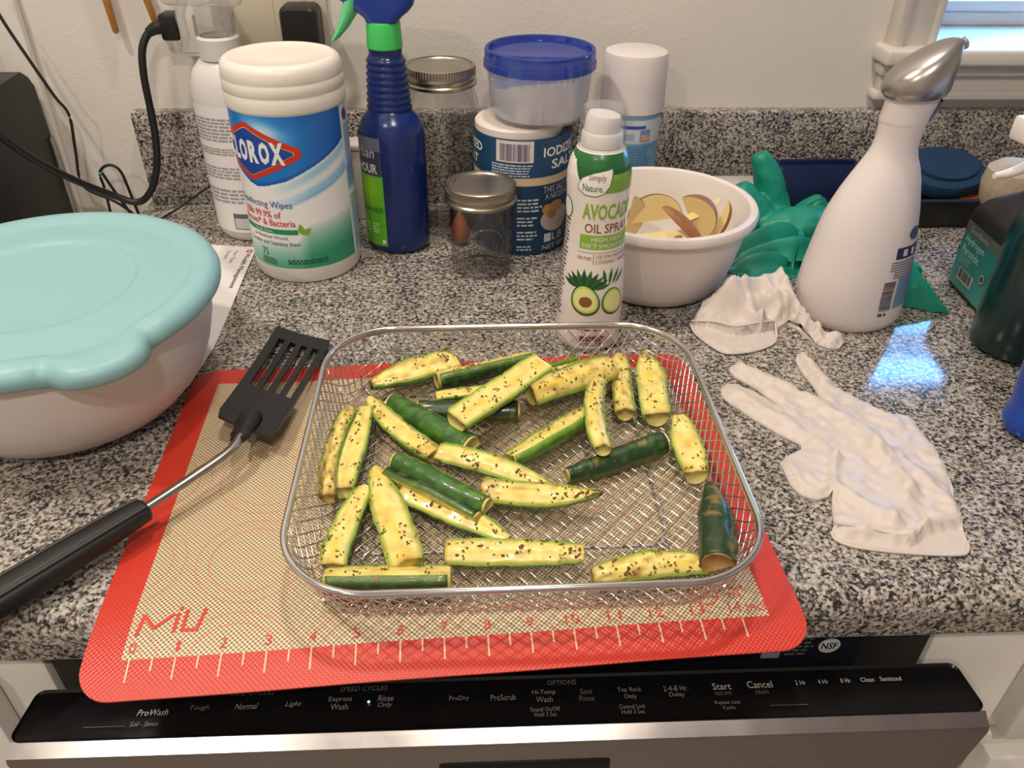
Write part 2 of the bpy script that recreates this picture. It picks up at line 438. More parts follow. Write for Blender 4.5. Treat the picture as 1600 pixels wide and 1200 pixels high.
# ceiling lamps
for i, (x, y, w, r) in enumerate(LAMPS):
    t = thing('ceiling_downlight', ['round recessed downlight in the ceiling above the lidded bowl', 'round recessed downlight in the ceiling nearest the back wall',
        'round recessed downlight in the ceiling behind the viewer to the right', 'round recessed downlight in the ceiling behind the viewer to the left'][i], 'ceiling lamp', (x, y, CEIL+.012), 0, 'recessed ceiling downlights')
    mk('trim_ring', lathe([(.052, -.006), (.075, -.006), (.078, 0), (.05, 0)], 32, cap=False), WHITEPAINT, t)
    mk('lens', lathe([(.0, -.004), (.05, -.004), (.052, -.002)], 32, cap=False), pm('lamp_lens', (255, 240, 215), .5, emit=((255, 236, 205), 6)), t)
    ld = bpy.data.lights.new('bulb', 'AREA'); ld.shape = 'DISK'; ld.size = 2*r; ld.energy = w; ld.color = WARM
    lo = bpy.data.objects.new('bulb', ld); COL.objects.link(lo); lo.parent = t; lo.location = (0, 0, -.016)

# ------------------------------------------------------------------ base cabinets, dishwasher, range
cb = thing('base_cabinet', 'white painted kitchen cabinet to the left of the dishwasher', 'cabinet', (-.229, .02, ZF), 0, 'white base cabinets')
H0 = -ZF-.0386
mk('body', box(-.138, .054, .0, .60, 0, H0, .002), WHITEPAINT, cb)
mk('door', box(-.134, .020, -.018, -.0005, .1, H0-.03, .003), WHITEPAINT, cb)
cb = thing('base_cabinet', 'white painted kitchen cabinet to the right of the dishwasher', 'cabinet', (.4215, .02, ZF), 0, 'white base cabinets')
mk('body', box(0, .60, .0, .60, 0, H0, .002), WHITEPAINT, cb)
mk('drawer_front', box(.074, .56, -.02, -.0005, H0-.125, H0-.022, .003), WHITEPAINT, cb)
mk('door', box(.074, .56, -.02, -.0005, .1, H0-.150, .003), WHITEPAINT, cb)
mk('rail_moulding', box(.060, .58, -.008, -.0005, H0-.150, H0-.136, .002), WHITEPAINT, cb)

dw = thing('dishwasher', 'stainless steel dishwasher with its door ajar and black touch controls on the top edge', 'dishwasher', (.128, 0, ZF))
zt = -ZF-.0665
DBLACK = pm('glossy_black_panel', (14, 14, 16), .22, 0, .2)
mk('tub_frame', join(box(-.299, .291, .035, .58, .1, -ZF-.040), box(-.299, .291, .021, .036, zt-.030, -ZF-.040, .001)), pm('dark_tub', (16, 16, 18), .55, 0, .2), dw)
door = mk('door', loft([[(x, y, z) for x, y, z in ((-.3015, -.0335, zt-.001), (.3015, -.0335, zt-.001), (.3015, -.0415, zt-.0065), (-.3015, -.0415, zt-.0065))][::-1],
     [(x, y, z) for x, y, z in ((-.3015, .0005, zt-.05), (.3015, .0005, zt-.05), (.3015, -.0425, zt-.010), (-.3015, -.0425, zt-.010))][::-1],
     [(x, y, z) for x, y, z in ((-.286, .06, .12), (.286, .06, .12), (.286, .015, .12), (-.286, .015, .12))][::-1]]), STEEL, dw)
hp = mk('handle_pocket', box(-.045, .065, -.0432, -.030, zt-.075, zt-.0265, .004), DBLACK, door)
out = rrect(.3015, .0175, .006, 6, 0, -.0165)
out = [(x*(1 if y < -.0165 else .992), y) for x, y in out]
panel = mk('control_panel', prism(out, zt-.012, zt, .0015), DBLACK, dw)
sf = planesurf((0, 0, zt), (1, 0, 0), (0, 1, 0), (0, 0, 1))
GREYINK = ink((132, 130, 126)); GREYINK2 = ink((96, 95, 92)); LIGHTINK = ink((178, 176, 170))
def px2panel(u): return -.3015+(u-22)/(1528-22)*.603
def ptext(s, u, v, h, w, m=GREYINK, shear=0):     # u: 0..1 left to right, v: depth from front edge
    return prnt('panel_print', textvf(s, u-w/2, u+w/2, v, v+h, shear), sf, m, panel, .00025, 0)
LAB = [('ProWash', -.221, -.0195, .0042, .019, LIGHTINK, .25), ('Soil - Sense', -.224, -.0265, .0032, .017, GREYINK, .25), ('Tough', -.193, -.0175, .0042, .012, GREYINK2, .25), ('Normal', -.164, -.0172, .0042, .014, GREYINK, .25),
 ('Light', -.135, -.0170, .0042, .010, GREYINK, .25), ('Express', -.106, -.0145, .0042, .0145, GREYINK, 0), ('Wash', -.106, -.0195, .0042, .011, GREYINK, 0), ('Rinse', -.0775, -.0145, .0042, .010, GREYINK, .25), ('Only', -.0775, -.0195, .0042, .009, GREYINK, .25),
 ('SOIL CYCLES', -.162, -.0075, .0034, .028, GREYINK2, .2), ('SPEED CYCLES', -.092, -.0067, .0034, .030, GREYINK2, .2), ('OPTIONS', .035, -.0068, .0036, .019, GREYINK2, 0),
 ('ProDry', -.031, -.0165, .0042, .0125, GREYINK, 0), ('ProScrub', -.003, -.0165, .0042, .016, GREYINK, 0), ('Hi-Temp', .023, -.0140, .0040, .0150, GREYINK, 0), ('Wash', .023, -.0188, .0040, .0105, GREYINK, 0),
 ('Sound On/Off', .023, -.0250, .0030, .0185, GREYINK, 0), ('Hold 3 Sec', .023, -.0286, .0030, .0140, GREYINK, 0), ('Sani', .050, -.0140, .0040, .0075, GREYINK2, 0), ('Rinse', .050, -.0188, .0040, .0095, GREYINK2, 0),
 ('Top Rack', .078, -.0140, .0040, .0155, GREYINK, 0), ('Only', .078, -.0188, .0040, .0080, GREYINK, 0), ('Control Lock', .078, -.0250, .0030, .0165, GREYINK, 0), ('Hold 3 Sec', .078, -.0286, .0030, .0145, GREYINK, 0),
 ('2-4-8 Hr.', .108, -.0138, .0040, .0160, GREYINK, 0), ('Delay', .108, -.0186, .0040, .0100, GREYINK, 0), ('Start', .138, -.0138, .0048, .0120, LIGHTINK, 0), ('RESUME', .138, -.0178, .0026, .0105, GREYINK2, 0), ('Repeat Last', .139, -.0246, .0030, .0165, GREYINK, 0), ('Cycle', .139, -.0283, .0030, .0080, GREYINK, 0),
 ('Cancel', .163, -.0134, .0050, .0165, LIGHTINK, 0), ('DRAIN', .163, -.0178, .0026, .0085, GREYINK2, 0), ('2 Hr', .190, -.0120, .0032, .0068, LIGHTINK, 0), ('4 Hr', .205, -.0118, .0032, .0068, LIGHTINK, 0), ('8 Hr', .220, -.0116, .0032, .0068, LIGHTINK, 0), ('Clean', .2345, -.0114, .0032, .0090, LIGHTINK, 0), ('Sanitized', .250, -.0112, .0032, .0140, LIGHTINK, 0)]
for a in LAB: ptext(a[0], a[1], a[2], a[3], a[4], a[5], a[6])
mk('indicator_lamp', xform(lathe([(0, .0004), (.0008, .0003), (.0009, 0)], 10, cap=False), Matrix.Translation((-.088, -.0145, zt))), pm('lit_indicator', (190, 235, 240), .4, emit=((170, 230, 240), 1.5)), panel)
for x0, x1 in ((-.26, -.235), (.165, .19)): prnt('panel_print', rect2(x0, x1, -.0262, -.0258), sf, GREYINK2, panel, .00025, 0)
# certification stickers on the black frame behind the door
sf2 = planesurf((0, .021, 0), (1, 0, 0), (0, 0, 1), (0, -1, 0)); zs = zt-.017
prnt('sticker', rect2(.10, .245, zs-.012, zs+.028), sf2, pm('sticker_navy', (19, 21, 34), .5), dw, .0002, 0)
prnt('sticker_print', join(dashes(.11, .148, zs+.004, zs+.014, 3, 5), dashes(.155, .170, zs+.010, zs+.022, 3, 6), dashes(.192, .211, zs+.002, zs+.022, 5, 7)), sf2, GREYINK2, dw, .0004, 0)
prnt('sticker', rect2(.176, .189, zs, zs+.022), sf2, pm('sticker_grey', (140, 142, 146), .5), dw, .0004, 0)
prnt('sticker_print', textvf('energy', .177, .188, zs+.006, zs+.013, .2), sf2, ink((40, 60, 90)), dw, .0006, 0)
prnt('sticker', ell2(.222, zs+.012, .0075, .0078), sf2, pm('sticker_white', (205, 205, 205), .5), dw, .0004, 0)
prnt('sticker_print', textvf('NSF', .2165, .2275, zs+.0085, zs+.0155, 0, .02), sf2, ink((20, 22, 30)), dw, .0006, 0)

rg = thing('kitchen_range', 'black cooking range with a raised back guard at the left end of the worktop', 'range', (-.374, 0, ZF))
RB = pm('black_enamel', (24, 22, 21), .42, 0, .25, 15)
mk('body', box(-.75, 0, .02, .62, 0, -ZF-.03, .004), RB, rg)
g = loft([[(x, y, -ZF+z) for y, z in ((.51, -.03), (.51, .135), (.515, .150), (.530, .158), (.60, .160), (.612, .152), (.62, .14), (.62, -.03))] for x in (-.75, -.012, -.004, 0)])
mk('back_guard', g, RB, rg)
mk('side_trim', box(-.002, .0035, .612, .620, -ZF-.05, -ZF+.085, .001), STEEL, rg)
mk('cooktop', box(-.75, 0, .02, .51, -ZF-.03, -ZF-.015, .004), DBLACK, rg)

# ------------------------------------------------------------------ baking mat
MTH, MX, MY, MW, MD0, MD1 = .046, -.1132, -.0363, .42, -.013, .295
def mat_z(u, v):
    y = MY+math.sin(MTH)*u+math.cos(MTH)*v; d = max(0, .010-y)
    return -2.6*d*d+.0006*math.sin(u*40+1)*(1 if y > 0 else .6)+.0005
def baking_mat_material():
    m, nt, p = _new('woven_silicone'); x = coord(nt)
    s = nd(nt, 'ShaderNodeSeparateXYZ'); nt.links.new(x, s.inputs[0]); u, v = s.outputs[0], s.outputs[1]
    def band(a, lo, hi):
        return mth(nt, 'MULTIPLY', mth(nt, 'GREATER_THAN', a, lo), mth(nt, 'LESS_THAN', a, hi))
    inner = mth(nt, 'MULTIPLY', band(u, .0215, .3990), band(v, .0094, .2745))
    k = 2*PI/.0030
    a = mth(nt, 'ADD', u, v); b = mth(nt, 'SUBTRACT', u, v)
    w = mth(nt, 'MULTIPLY', mth(nt, 'SINE', mth(nt, 'MULTIPLY', a, k*.5)), mth(nt, 'SINE', mth(nt, 'MULTIPLY', b, k*.5)))
    w2 = mth(nt, 'SINE', mth(nt, 'MULTIPLY', u, k)); w3 = mth(nt, 'SINE', mth(nt, 'MULTIPLY', v, k))
    hole = mth(nt, 'MULTIPLY_ADD', mth(nt, 'MULTIPLY', w2, w3), 2.2, .30, True)
    n = noisetex(nt, x, 12, 3); n2 = noisetex(nt, x, 700, 2)
    thread = mixc(nt, n2, L4(202, 184, 150), L4(228, 212, 180)); gap = mixc(nt, n, L4(118, 94, 64), L4(134, 110, 78))
    weave = mixc(nt, hole, thread, gap)
    # faint red double rings printed in rows
    def ring(du, dv, r):
        su = mth(nt, 'SUBTRACT', mth(nt, 'MODULO', mth(nt, 'ADD', u, du), .076), .038)
        sv = mth(nt, 'SUBTRACT', mth(nt, 'MODULO', mth(nt, 'ADD', v, dv), .076), .038)
        d = mth(nt, 'SQRT', mth(nt, 'ADD', mth(nt, 'MULTIPLY', su, su), mth(nt, 'MULTIPLY', sv, sv)))
        return mth(nt, 'LESS_THAN', mth(nt, 'ABSOLUTE', mth(nt, 'SUBTRACT', d, r)), .0006)
    rg_ = mth(nt, 'MAXIMUM', ring(.031, .036, .0345), ring(.031, .036, .0265))
    rg_ = mth(nt, 'MULTIPLY', rg_, mth(nt, 'MULTIPLY_ADD', n2, .9, -.10, True))
    weave = mixc(nt, rg_, weave, L4(206, 88, 58))
    red = mixc(nt, n, L4(186, 46, 32), L4(204, 58, 40))
    c = mixc(nt, inner, red, weave); nt.links.new(c, p.inputs['Base Color'])
    p.inputs['Roughness'].default_value = .36
    h = mth(nt, 'MULTIPLY', w2, w3); bump(nt, p, h, .25, .0004)
    return m
mat_o = mk('baking_mat', sheet([(x, y) for x, y in rrect(MW/2, (MD1-MD0)/2, .020, 8, MW/2, (MD0+MD1)/2)], .0085,
    lambda u, v, e: mat_z(u, v)+.0009, mat_z), baking_mat_material(), None, True, (MX, MY, 0), MTH)
tag(mat_o, 'red bordered beige woven silicone baking mat with a printed ruler under the wire basket', 'baking mat')
matsurf = lambda s, t: ((s, t, mat_z(s, t)+.0009), (0, 0, 1))
REDI = ink((200, 62, 40)); TICK = ink((222, 190, 150))
U0, V0 = .0263, .0094
for k in range(15):
    x = U0+k*.0254; prnt('tick', rect2(x-.0005, x+.0005, V0-.0130, V0), matsurf, TICK, mat_o, .00025, .004)
    if k < 14: prnt('tick', rect2(x+.0122, x+.0132, V0-.0075, V0), matsurf, TICK, mat_o, .00025, .004)
    s = str(k); w = .0042 if k < 10 else .0085
    if k == 14: prnt('ruler_print', textvf('14 inch', x-.006, x+.0195, V0+.0035, V0+.0110), matsurf, REDI, mat_o, .00025, .006)
    else: prnt('ruler_print', textvf(s, x-w/2 if s != '1' else x-.001, x+w/2 if s != '1' else x+.001, V0+.0035, V0+.0100), matsurf, REDI, mat_o, .00025, .006)
def stroke(pts, w):
    out = []
    for (x0, y0), (x1, y1) in zip(pts, pts[1:]):
        l = math.hypot(x1-x0, y1-y0); nx_, ny_ = -(y1-y0)/l*w/2, (x1-x0)/l*w/2; ex, ey = (x1-x0)/l*w*.35, (y1-y0)/l*w*.35
        out.append(poly2([(x0-nx_-ex, y0-ny_-ey), (x1-nx_+ex, y1-ny_+ey), (x1+nx_+ex, y1+ny_+ey), (x0+nx_-ex, y0+ny_-ey)]))
    return out
lx, ly = .0262, .0245
for st in ([(0, 0), (.0015, .0125), (.008, .0040), (.0165, .0125)], [(.0185, .0010), (.0190, .0125)], [(.0194, .0160), (.0197, .0172)], [(.0232, .0150), (.0228, .0015), (.0300, .0012), (.0325, .0150)]):
    for q in stroke([(lx+x*1.12, ly+y) for x, y in st], .0022): prnt('logo_stroke', q, matsurf, REDI, mat_o, .0003, .006)
prnt('logo_ring', ring2(.364, .0270, .0072, .0080), matsurf, REDI, mat_o, .0003, .006)
prnt('logo_print', textvf('miu', .3590, .3690, .0240, .0295), matsurf, REDI, mat_o, .0003, 0)
prnt('logo_print', textvf('90x28', .376, .389, .0295, .0335), matsurf, REDI, mat_o, .0003, 0)
prnt('logo_print', textvf('F24', .3785, .386, .0235, .0275), matsurf, REDI, mat_o, .0003, 0)

# ------------------------------------------------------------------ wire basket
BX, BY, BTH, FHX, FHY, BR, FZ, RZ, OUT = .1375, .1170, .012, .1290, .1245, .040, .0070, .0425, .0135
bk = thing('wire_basket', 'shallow chrome wire mesh basket with rounded corners holding zucchini sticks', 'basket', (BX, BY, 0.0016), BTH)
def bask(x, y, lift=0):
    """plane point -> basket surface: flat floor, then walls that rise and lean out"""
    qx, qy = abs(x)-(FHX-BR), abs(y)-(FHY-BR); sx, sy = (1 if x >= 0 else -1), (1 if y >= 0 else -1)
    if qx > 0 and qy > 0: l = math.hypot(qx, qy); d = l-BR; n = (qx/l*sx, qy/l*sy)
    elif qx > qy: d = qx-BR; n = (sx, 0)
    else: d = qy-BR; n = (0, sy)
    if d <= 0:
        return (x, y, FZ+lift), d
    slant = math.hypot(OUT, RZ-FZ); f = d/slant; f2 = min(f, 1)
    ease = .22
    bx, by = x-n[0]*d, y-n[1]*d
    return (bx+n[0]*(OUT*f2), by+n[1]*(OUT*f2), FZ+(RZ-FZ)*f2+lift), d
slant = math.hypot(OUT, RZ-FZ); ext = slant+.0005
pitch = .0076; parts = []
ang = (math.radians(48), math.radians(-48))
wr = random.Random(3)
for fam, a in enumerate(ang):
    dx, dy = math.cos(a), math.sin(a); nx_, ny_ = -dy, dx; k = -40
    for k in range(-34, 35):
        o = k*pitch; seg = []; step = .0034; t = -.30
        runs = []; ct = 0
        while t < .30:
            x, y = nx_*o+dx*t, ny_*o+dy*t
            p, d = bask(x, y, 0)
            if d <= ext:
                wv = .00045*math.sin(PI*t/pitch+PI*fam)*(1)
                seg.append((p[0], p[1], p[2]+(wv if d < 0 else 0)))
            else:
                if len(seg) > 1: runs.append(seg)
                seg = []
            t += step
        if len(seg) > 1: runs.append(seg)
        for r in runs: parts.append(tube(r, .00058, 4))
stuff(mk('wire_mesh', join(*parts), CHROME, bk, 2))
rim = rrect(FHX+OUT, FHY+OUT, BR+OUT, 14)
mk('rim', tube([(x, y, RZ+.0008) for x, y in rim], .0021, 10, True), CHROME, bk)
mk('rim_wrap', tube([(x*.9955, y*.9955, RZ-.0022) for x, y in rim], .0009, 6, True), CHROME, bk)
fr = rrect(.100, .084, .012, 5, -.004, .009)
mk('base_frame', tube([(x, y, FZ-.0016) for x, y in fr], .0011, 6, True), CHROME, bk)
for sx, sy in ((1, 1), (1, -1), (-1, 1), (-1, -1)):
    mk('foot_wire', tube(spline([(-.004+sx*.094, .009+sy*.078, FZ-.0016), (sx*.107, sy*.095, .0022), (sx*.113, sy*.103, .0010), (sx*.120, sy*.112, .0060), (sx*.1195, sy*.1145, .012)], 4), .0011, 6), CHROME, bk)

# ------------------------------------------------------------------ zucchini sticks
FLESH = vcolmat('zucchini_flesh', .38, .25, .07, 500, .25, sss=.06); SKIN = vcolmat('zucchini_skin', .26, .3, .22, 900, .5)
HERB = pm('dried_herb', (104, 76, 40), .75, 0, .7, 700)
def stick(name, label, A, B, w, h=None, apex=0., roll=0, bend=(0, 0), tip=(0, 0), brown=.3, skin=(52, 92, 34), zbase=.0086, flecks=30, seed=0, flesh=(238, 226, 146), liftB=0, group=None, arcpts=9):
    r = random.Random(seed+11); A = Vector((A[0]/1000, A[1]/1000, 0)); B = Vector((B[0]/1000, B[1]/1000, 0))
    a = w/2000; h = (h or w*.62)/1000; apx = apex*a*2; d = (B-A); ln = d.length; d.normalize(); lat = Vector((-d.y, d.x, 0)); N = 34
    up = [(-a, 0), (-a*.66, apx*.34), (-a*.33, apx*.67), (0, apx), (a*.33, apx*.67), (a*.66, apx*.34), (a, 0)]
    arc = [(a*math.cos(PI*k/(arcpts-1)), -h*math.sin(PI*k/(arcpts-1))**.8) for k in range(arcpts)]
    sec = up+arc[1:-1]; cz = (apx-h)/2; sec = [(x, z-cz) for x, z in sec]; arc = [(x, z-cz) for x, z in arc]
    cr, sr = math.cos(roll), math.sin(roll); so = r.uniform(0, 90)
    def wd(t):
        e0 = min(1, .90+.10*math.sin(min(t, .12)/.12*PI/2)); q = 1
        if tip[0]: q *= min(1, (1-tip[0])+tip[0]*math.sin(min(t/.55, 1)*PI/2))
        else: q *= .88+.12*min(1, t/.03)
        if tip[1]: q *= min(1, (1-tip[1])+tip[1]*math.sin(min((1-t)/.55, 1)*PI/2))
        else: q *= .88+.12*min(1, (1-t)/.03)
        return q*(1+.09*nz(t*5, so)+.05*nz(t*13, so+31))
    def pos(t, x, z, grow=0):
        q = wd(t); x, z = x*q, z*(.5+.5*q)
        if grow: l = math.hypot(x, z) or 1; x, z = x*(1+grow/l), z*(1+grow/l)
        X, Z = x*cr-z*sr, x*sr+z*cr; s = 4*t*(1-t)
        return A+d*(ln*t)+lat*(X+bend[0]/1000*s+.0012*nz(t*3, so+5))+Vector((0, 0, Z+bend[1]/1000*s+liftB/1000*t*t))
    ns = len(sec); V = []; C = []
    y1, y2, bc, gc = flesh, (224, 188, 62), (132, 80, 30), (166, 190, 70)
    for i in range(N+1):
        t = i/N
        for k, (x, z) in enumerate(sec):
            top = k < 7
            wob = .0011*nz(t*ln*230, k*.9, so) if top and k not in (0, 6) else 0
            V.append(pos(t, x, z, wob))
            m = nz(t*ln*90, k*.55, so+3); seedband = math.exp(-((k-3)/1.3)**2) if top else 0
            c = lerp3(y1, y2, .15+.55*seedband*(.5+.8*m)+.2*m)
            if top and k in (0, 6): c = lerp3(c, gc, .75)
            edge = max(0, 1-min(t, 1-t)/.09)
            b = 1.35*brown*(.32*edge+max(0, nz(t*ln*130, k*.8, so+9))*1.0+(.35 if top and k in (0, 1, 5, 6) else 0)*max(0, nz(t*ln*60, so, 2)+.3))
            if (tip[1] >= .7 and t > .93) or (tip[0] >= .7 and t < .05): c = lerp3(c, (70, 44, 22), .8)
            C.append(lin(lerp3(c, bc, min(.9, b))))
    F = []
    for i in range(N):
        for k in range(ns): F.append((i*ns+k, i*ns+(k+1) % ns, (i+1)*ns+(k+1) % ns, (i+1)*ns+k))
    for base, rev in ((0, True), (N*ns, False)):
        ce = sum((V[base+k] for k in range(ns)), Vector())/ns+d*(-.0012 if rev else .0012); V.append(ce); C.append(lin(lerp3(y1, bc, .05+brown*.3)))
        for k in range(ns):
            q = (len(V)-1, base+k, base+(k+1) % ns); F.append(q[::-1] if not rev else q)
    # skin shell
    SV, SCOL, SF = [], [], []; na = len(arc); dk = (30, 48, 26)
    for g in (.0007, .0000):
        for i in range(N+1):
            t = .022+.956*i/N
            for k, (x, z) in enumerate(arc):
                SV.append(pos(t, x, z, g+.0007*nz(t*ln*120, k*.7, so)+.0003*nz(t*ln*300, k*1.7, so)))
                m = nz(t*ln*150, k*.9, so+20)+.5*nz(t*ln*420, k*2.1, so)
                c = lerp3(lerp3(skin, (120, 160, 60), max(0, m-.25)*.8), lerp3(skin, dk, .8), .30-.8*m)
                if k in (0, na-1): c = lerp3(c, gc, .55)
                if nz(t*ln*110, k*.6, so+40) > .42+(.25 if brown < .5 else 0): c = lerp3(c, (150, 118, 60), .75)
                SCOL.append(lin(c))
    o2 = (N+1)*na
    for i in range(N):
        for k in range(na-1):
            SF.append((i*na+k, i*na+k+1, (i+1)*na+k+1, (i+1)*na+k)); SF.append((o2+i*na+k, o2+(i+1)*na+k, o2+(i+1)*na+k+1, o2+i*na+k+1))
        SF.append((i*na, (i+1)*na, o2+(i+1)*na, o2+i*na)); SF.append((i*na+na-1, o2+i*na+na-1, o2+(i+1)*na+na-1, (i+1)*na+na-1))
    for k in range(na-1):
        SF.append((k, o2+k, o2+k+1, k+1)); b_ = N*na; SF.append((b_+k, b_+k+1, o2+b_+k+1, o2+b_+k))
    # herb flakes on what faces up
    HV, HF = [], []
    for _ in range(int(flecks*1.35)):
        if r.random() < .45 or not _: t = r.uniform(.03, .97); q = r.uniform(.1, 5.9)
        else: t = min(.97, max(.03, t+r.gauss(0, .035))); q = min(5.9, max(.1, q+r.gauss(0, .7)))
        k = int(q); fz = q-k
        if cr < -.2 or (cr < .6 and r.random() < .25):
            kk = r.uniform(.5, na-1.5); k = int(kk); fz = kk-k; x = arc[k][0]*(1-fz)+arc[k+1][0]*fz; z = arc[k][1]*(1-fz)+arc[k+1][1]*fz
        else: x = up[k][0]*(1-fz)+up[k+1][0]*fz; z = up[k][1]*(1-fz)+up[k+1][1]*fz-cz
        p0 = pos(t, x, z, .0009); e1 = (pos(min(1, t+.02), x, z, .0009)-p0).normalized()
        l_ = max(1e-6, math.hypot(x, z)); e2 = (pos(t, x-z/l_*.001, z+x/l_*.001, .0009)-p0); e2 = e2.normalized()
        an = r.uniform(0, PI); s1 = r.uniform(.0006, .0016)*(1.6 if r.random() < .10 else 1); s2 = s1*r.uniform(.25, .75)
        f1 = e1*math.cos(an)+e2*math.sin(an); f2 = e2*math.cos(an)-e1*math.sin(an); nn = e1.cross(e2)
        if nn.dot(p0-pos(t, 0, 0)) < 0: nn = -nn
        b0 = len(HV); m_ = 6
        for j in range(m_):
            g = 2*PI*j/m_; rr = r.uniform(.7, 1.15); HV.append(p0+f1*(s1*rr*math.cos(g))+f2*(s2*rr*math.sin(g))-nn*.0004)
        HV.append(p0+nn*.0003)
        for j in range(m_): HF.append((b0+j, b0+(j+1) % m_, b0+m_))
    zmin = min(min(v.z for v in V), min(v.z for v in SV)); dz = zbase-zmin
    root = thing(name, label, 'zucchini stick', tuple((A+B)/2+Vector((0, 0, zbase))), 0, group)
    off = Vector(((A.x+B.x)/2, (A.y+B.y)/2, zbase)); sh = Vector((0, 0, dz))-off
    o = mk('flesh', ([v+sh for v in V], F), FLESH, root, 2); setcol(o, C)
    o = mk('skin', ([v+sh for v in SV], SF), SKIN, root, 2); setcol(o, SCOL)
    if HV: stuff(mk('herb_flakes', ([v+sh for v in HV], HF), HERB, root, False))
    return root
GRP = 'zucchini sticks in the wire basket'
DG, MG, BG = (34, 62, 32), (62, 112, 34), (98, 146, 40)
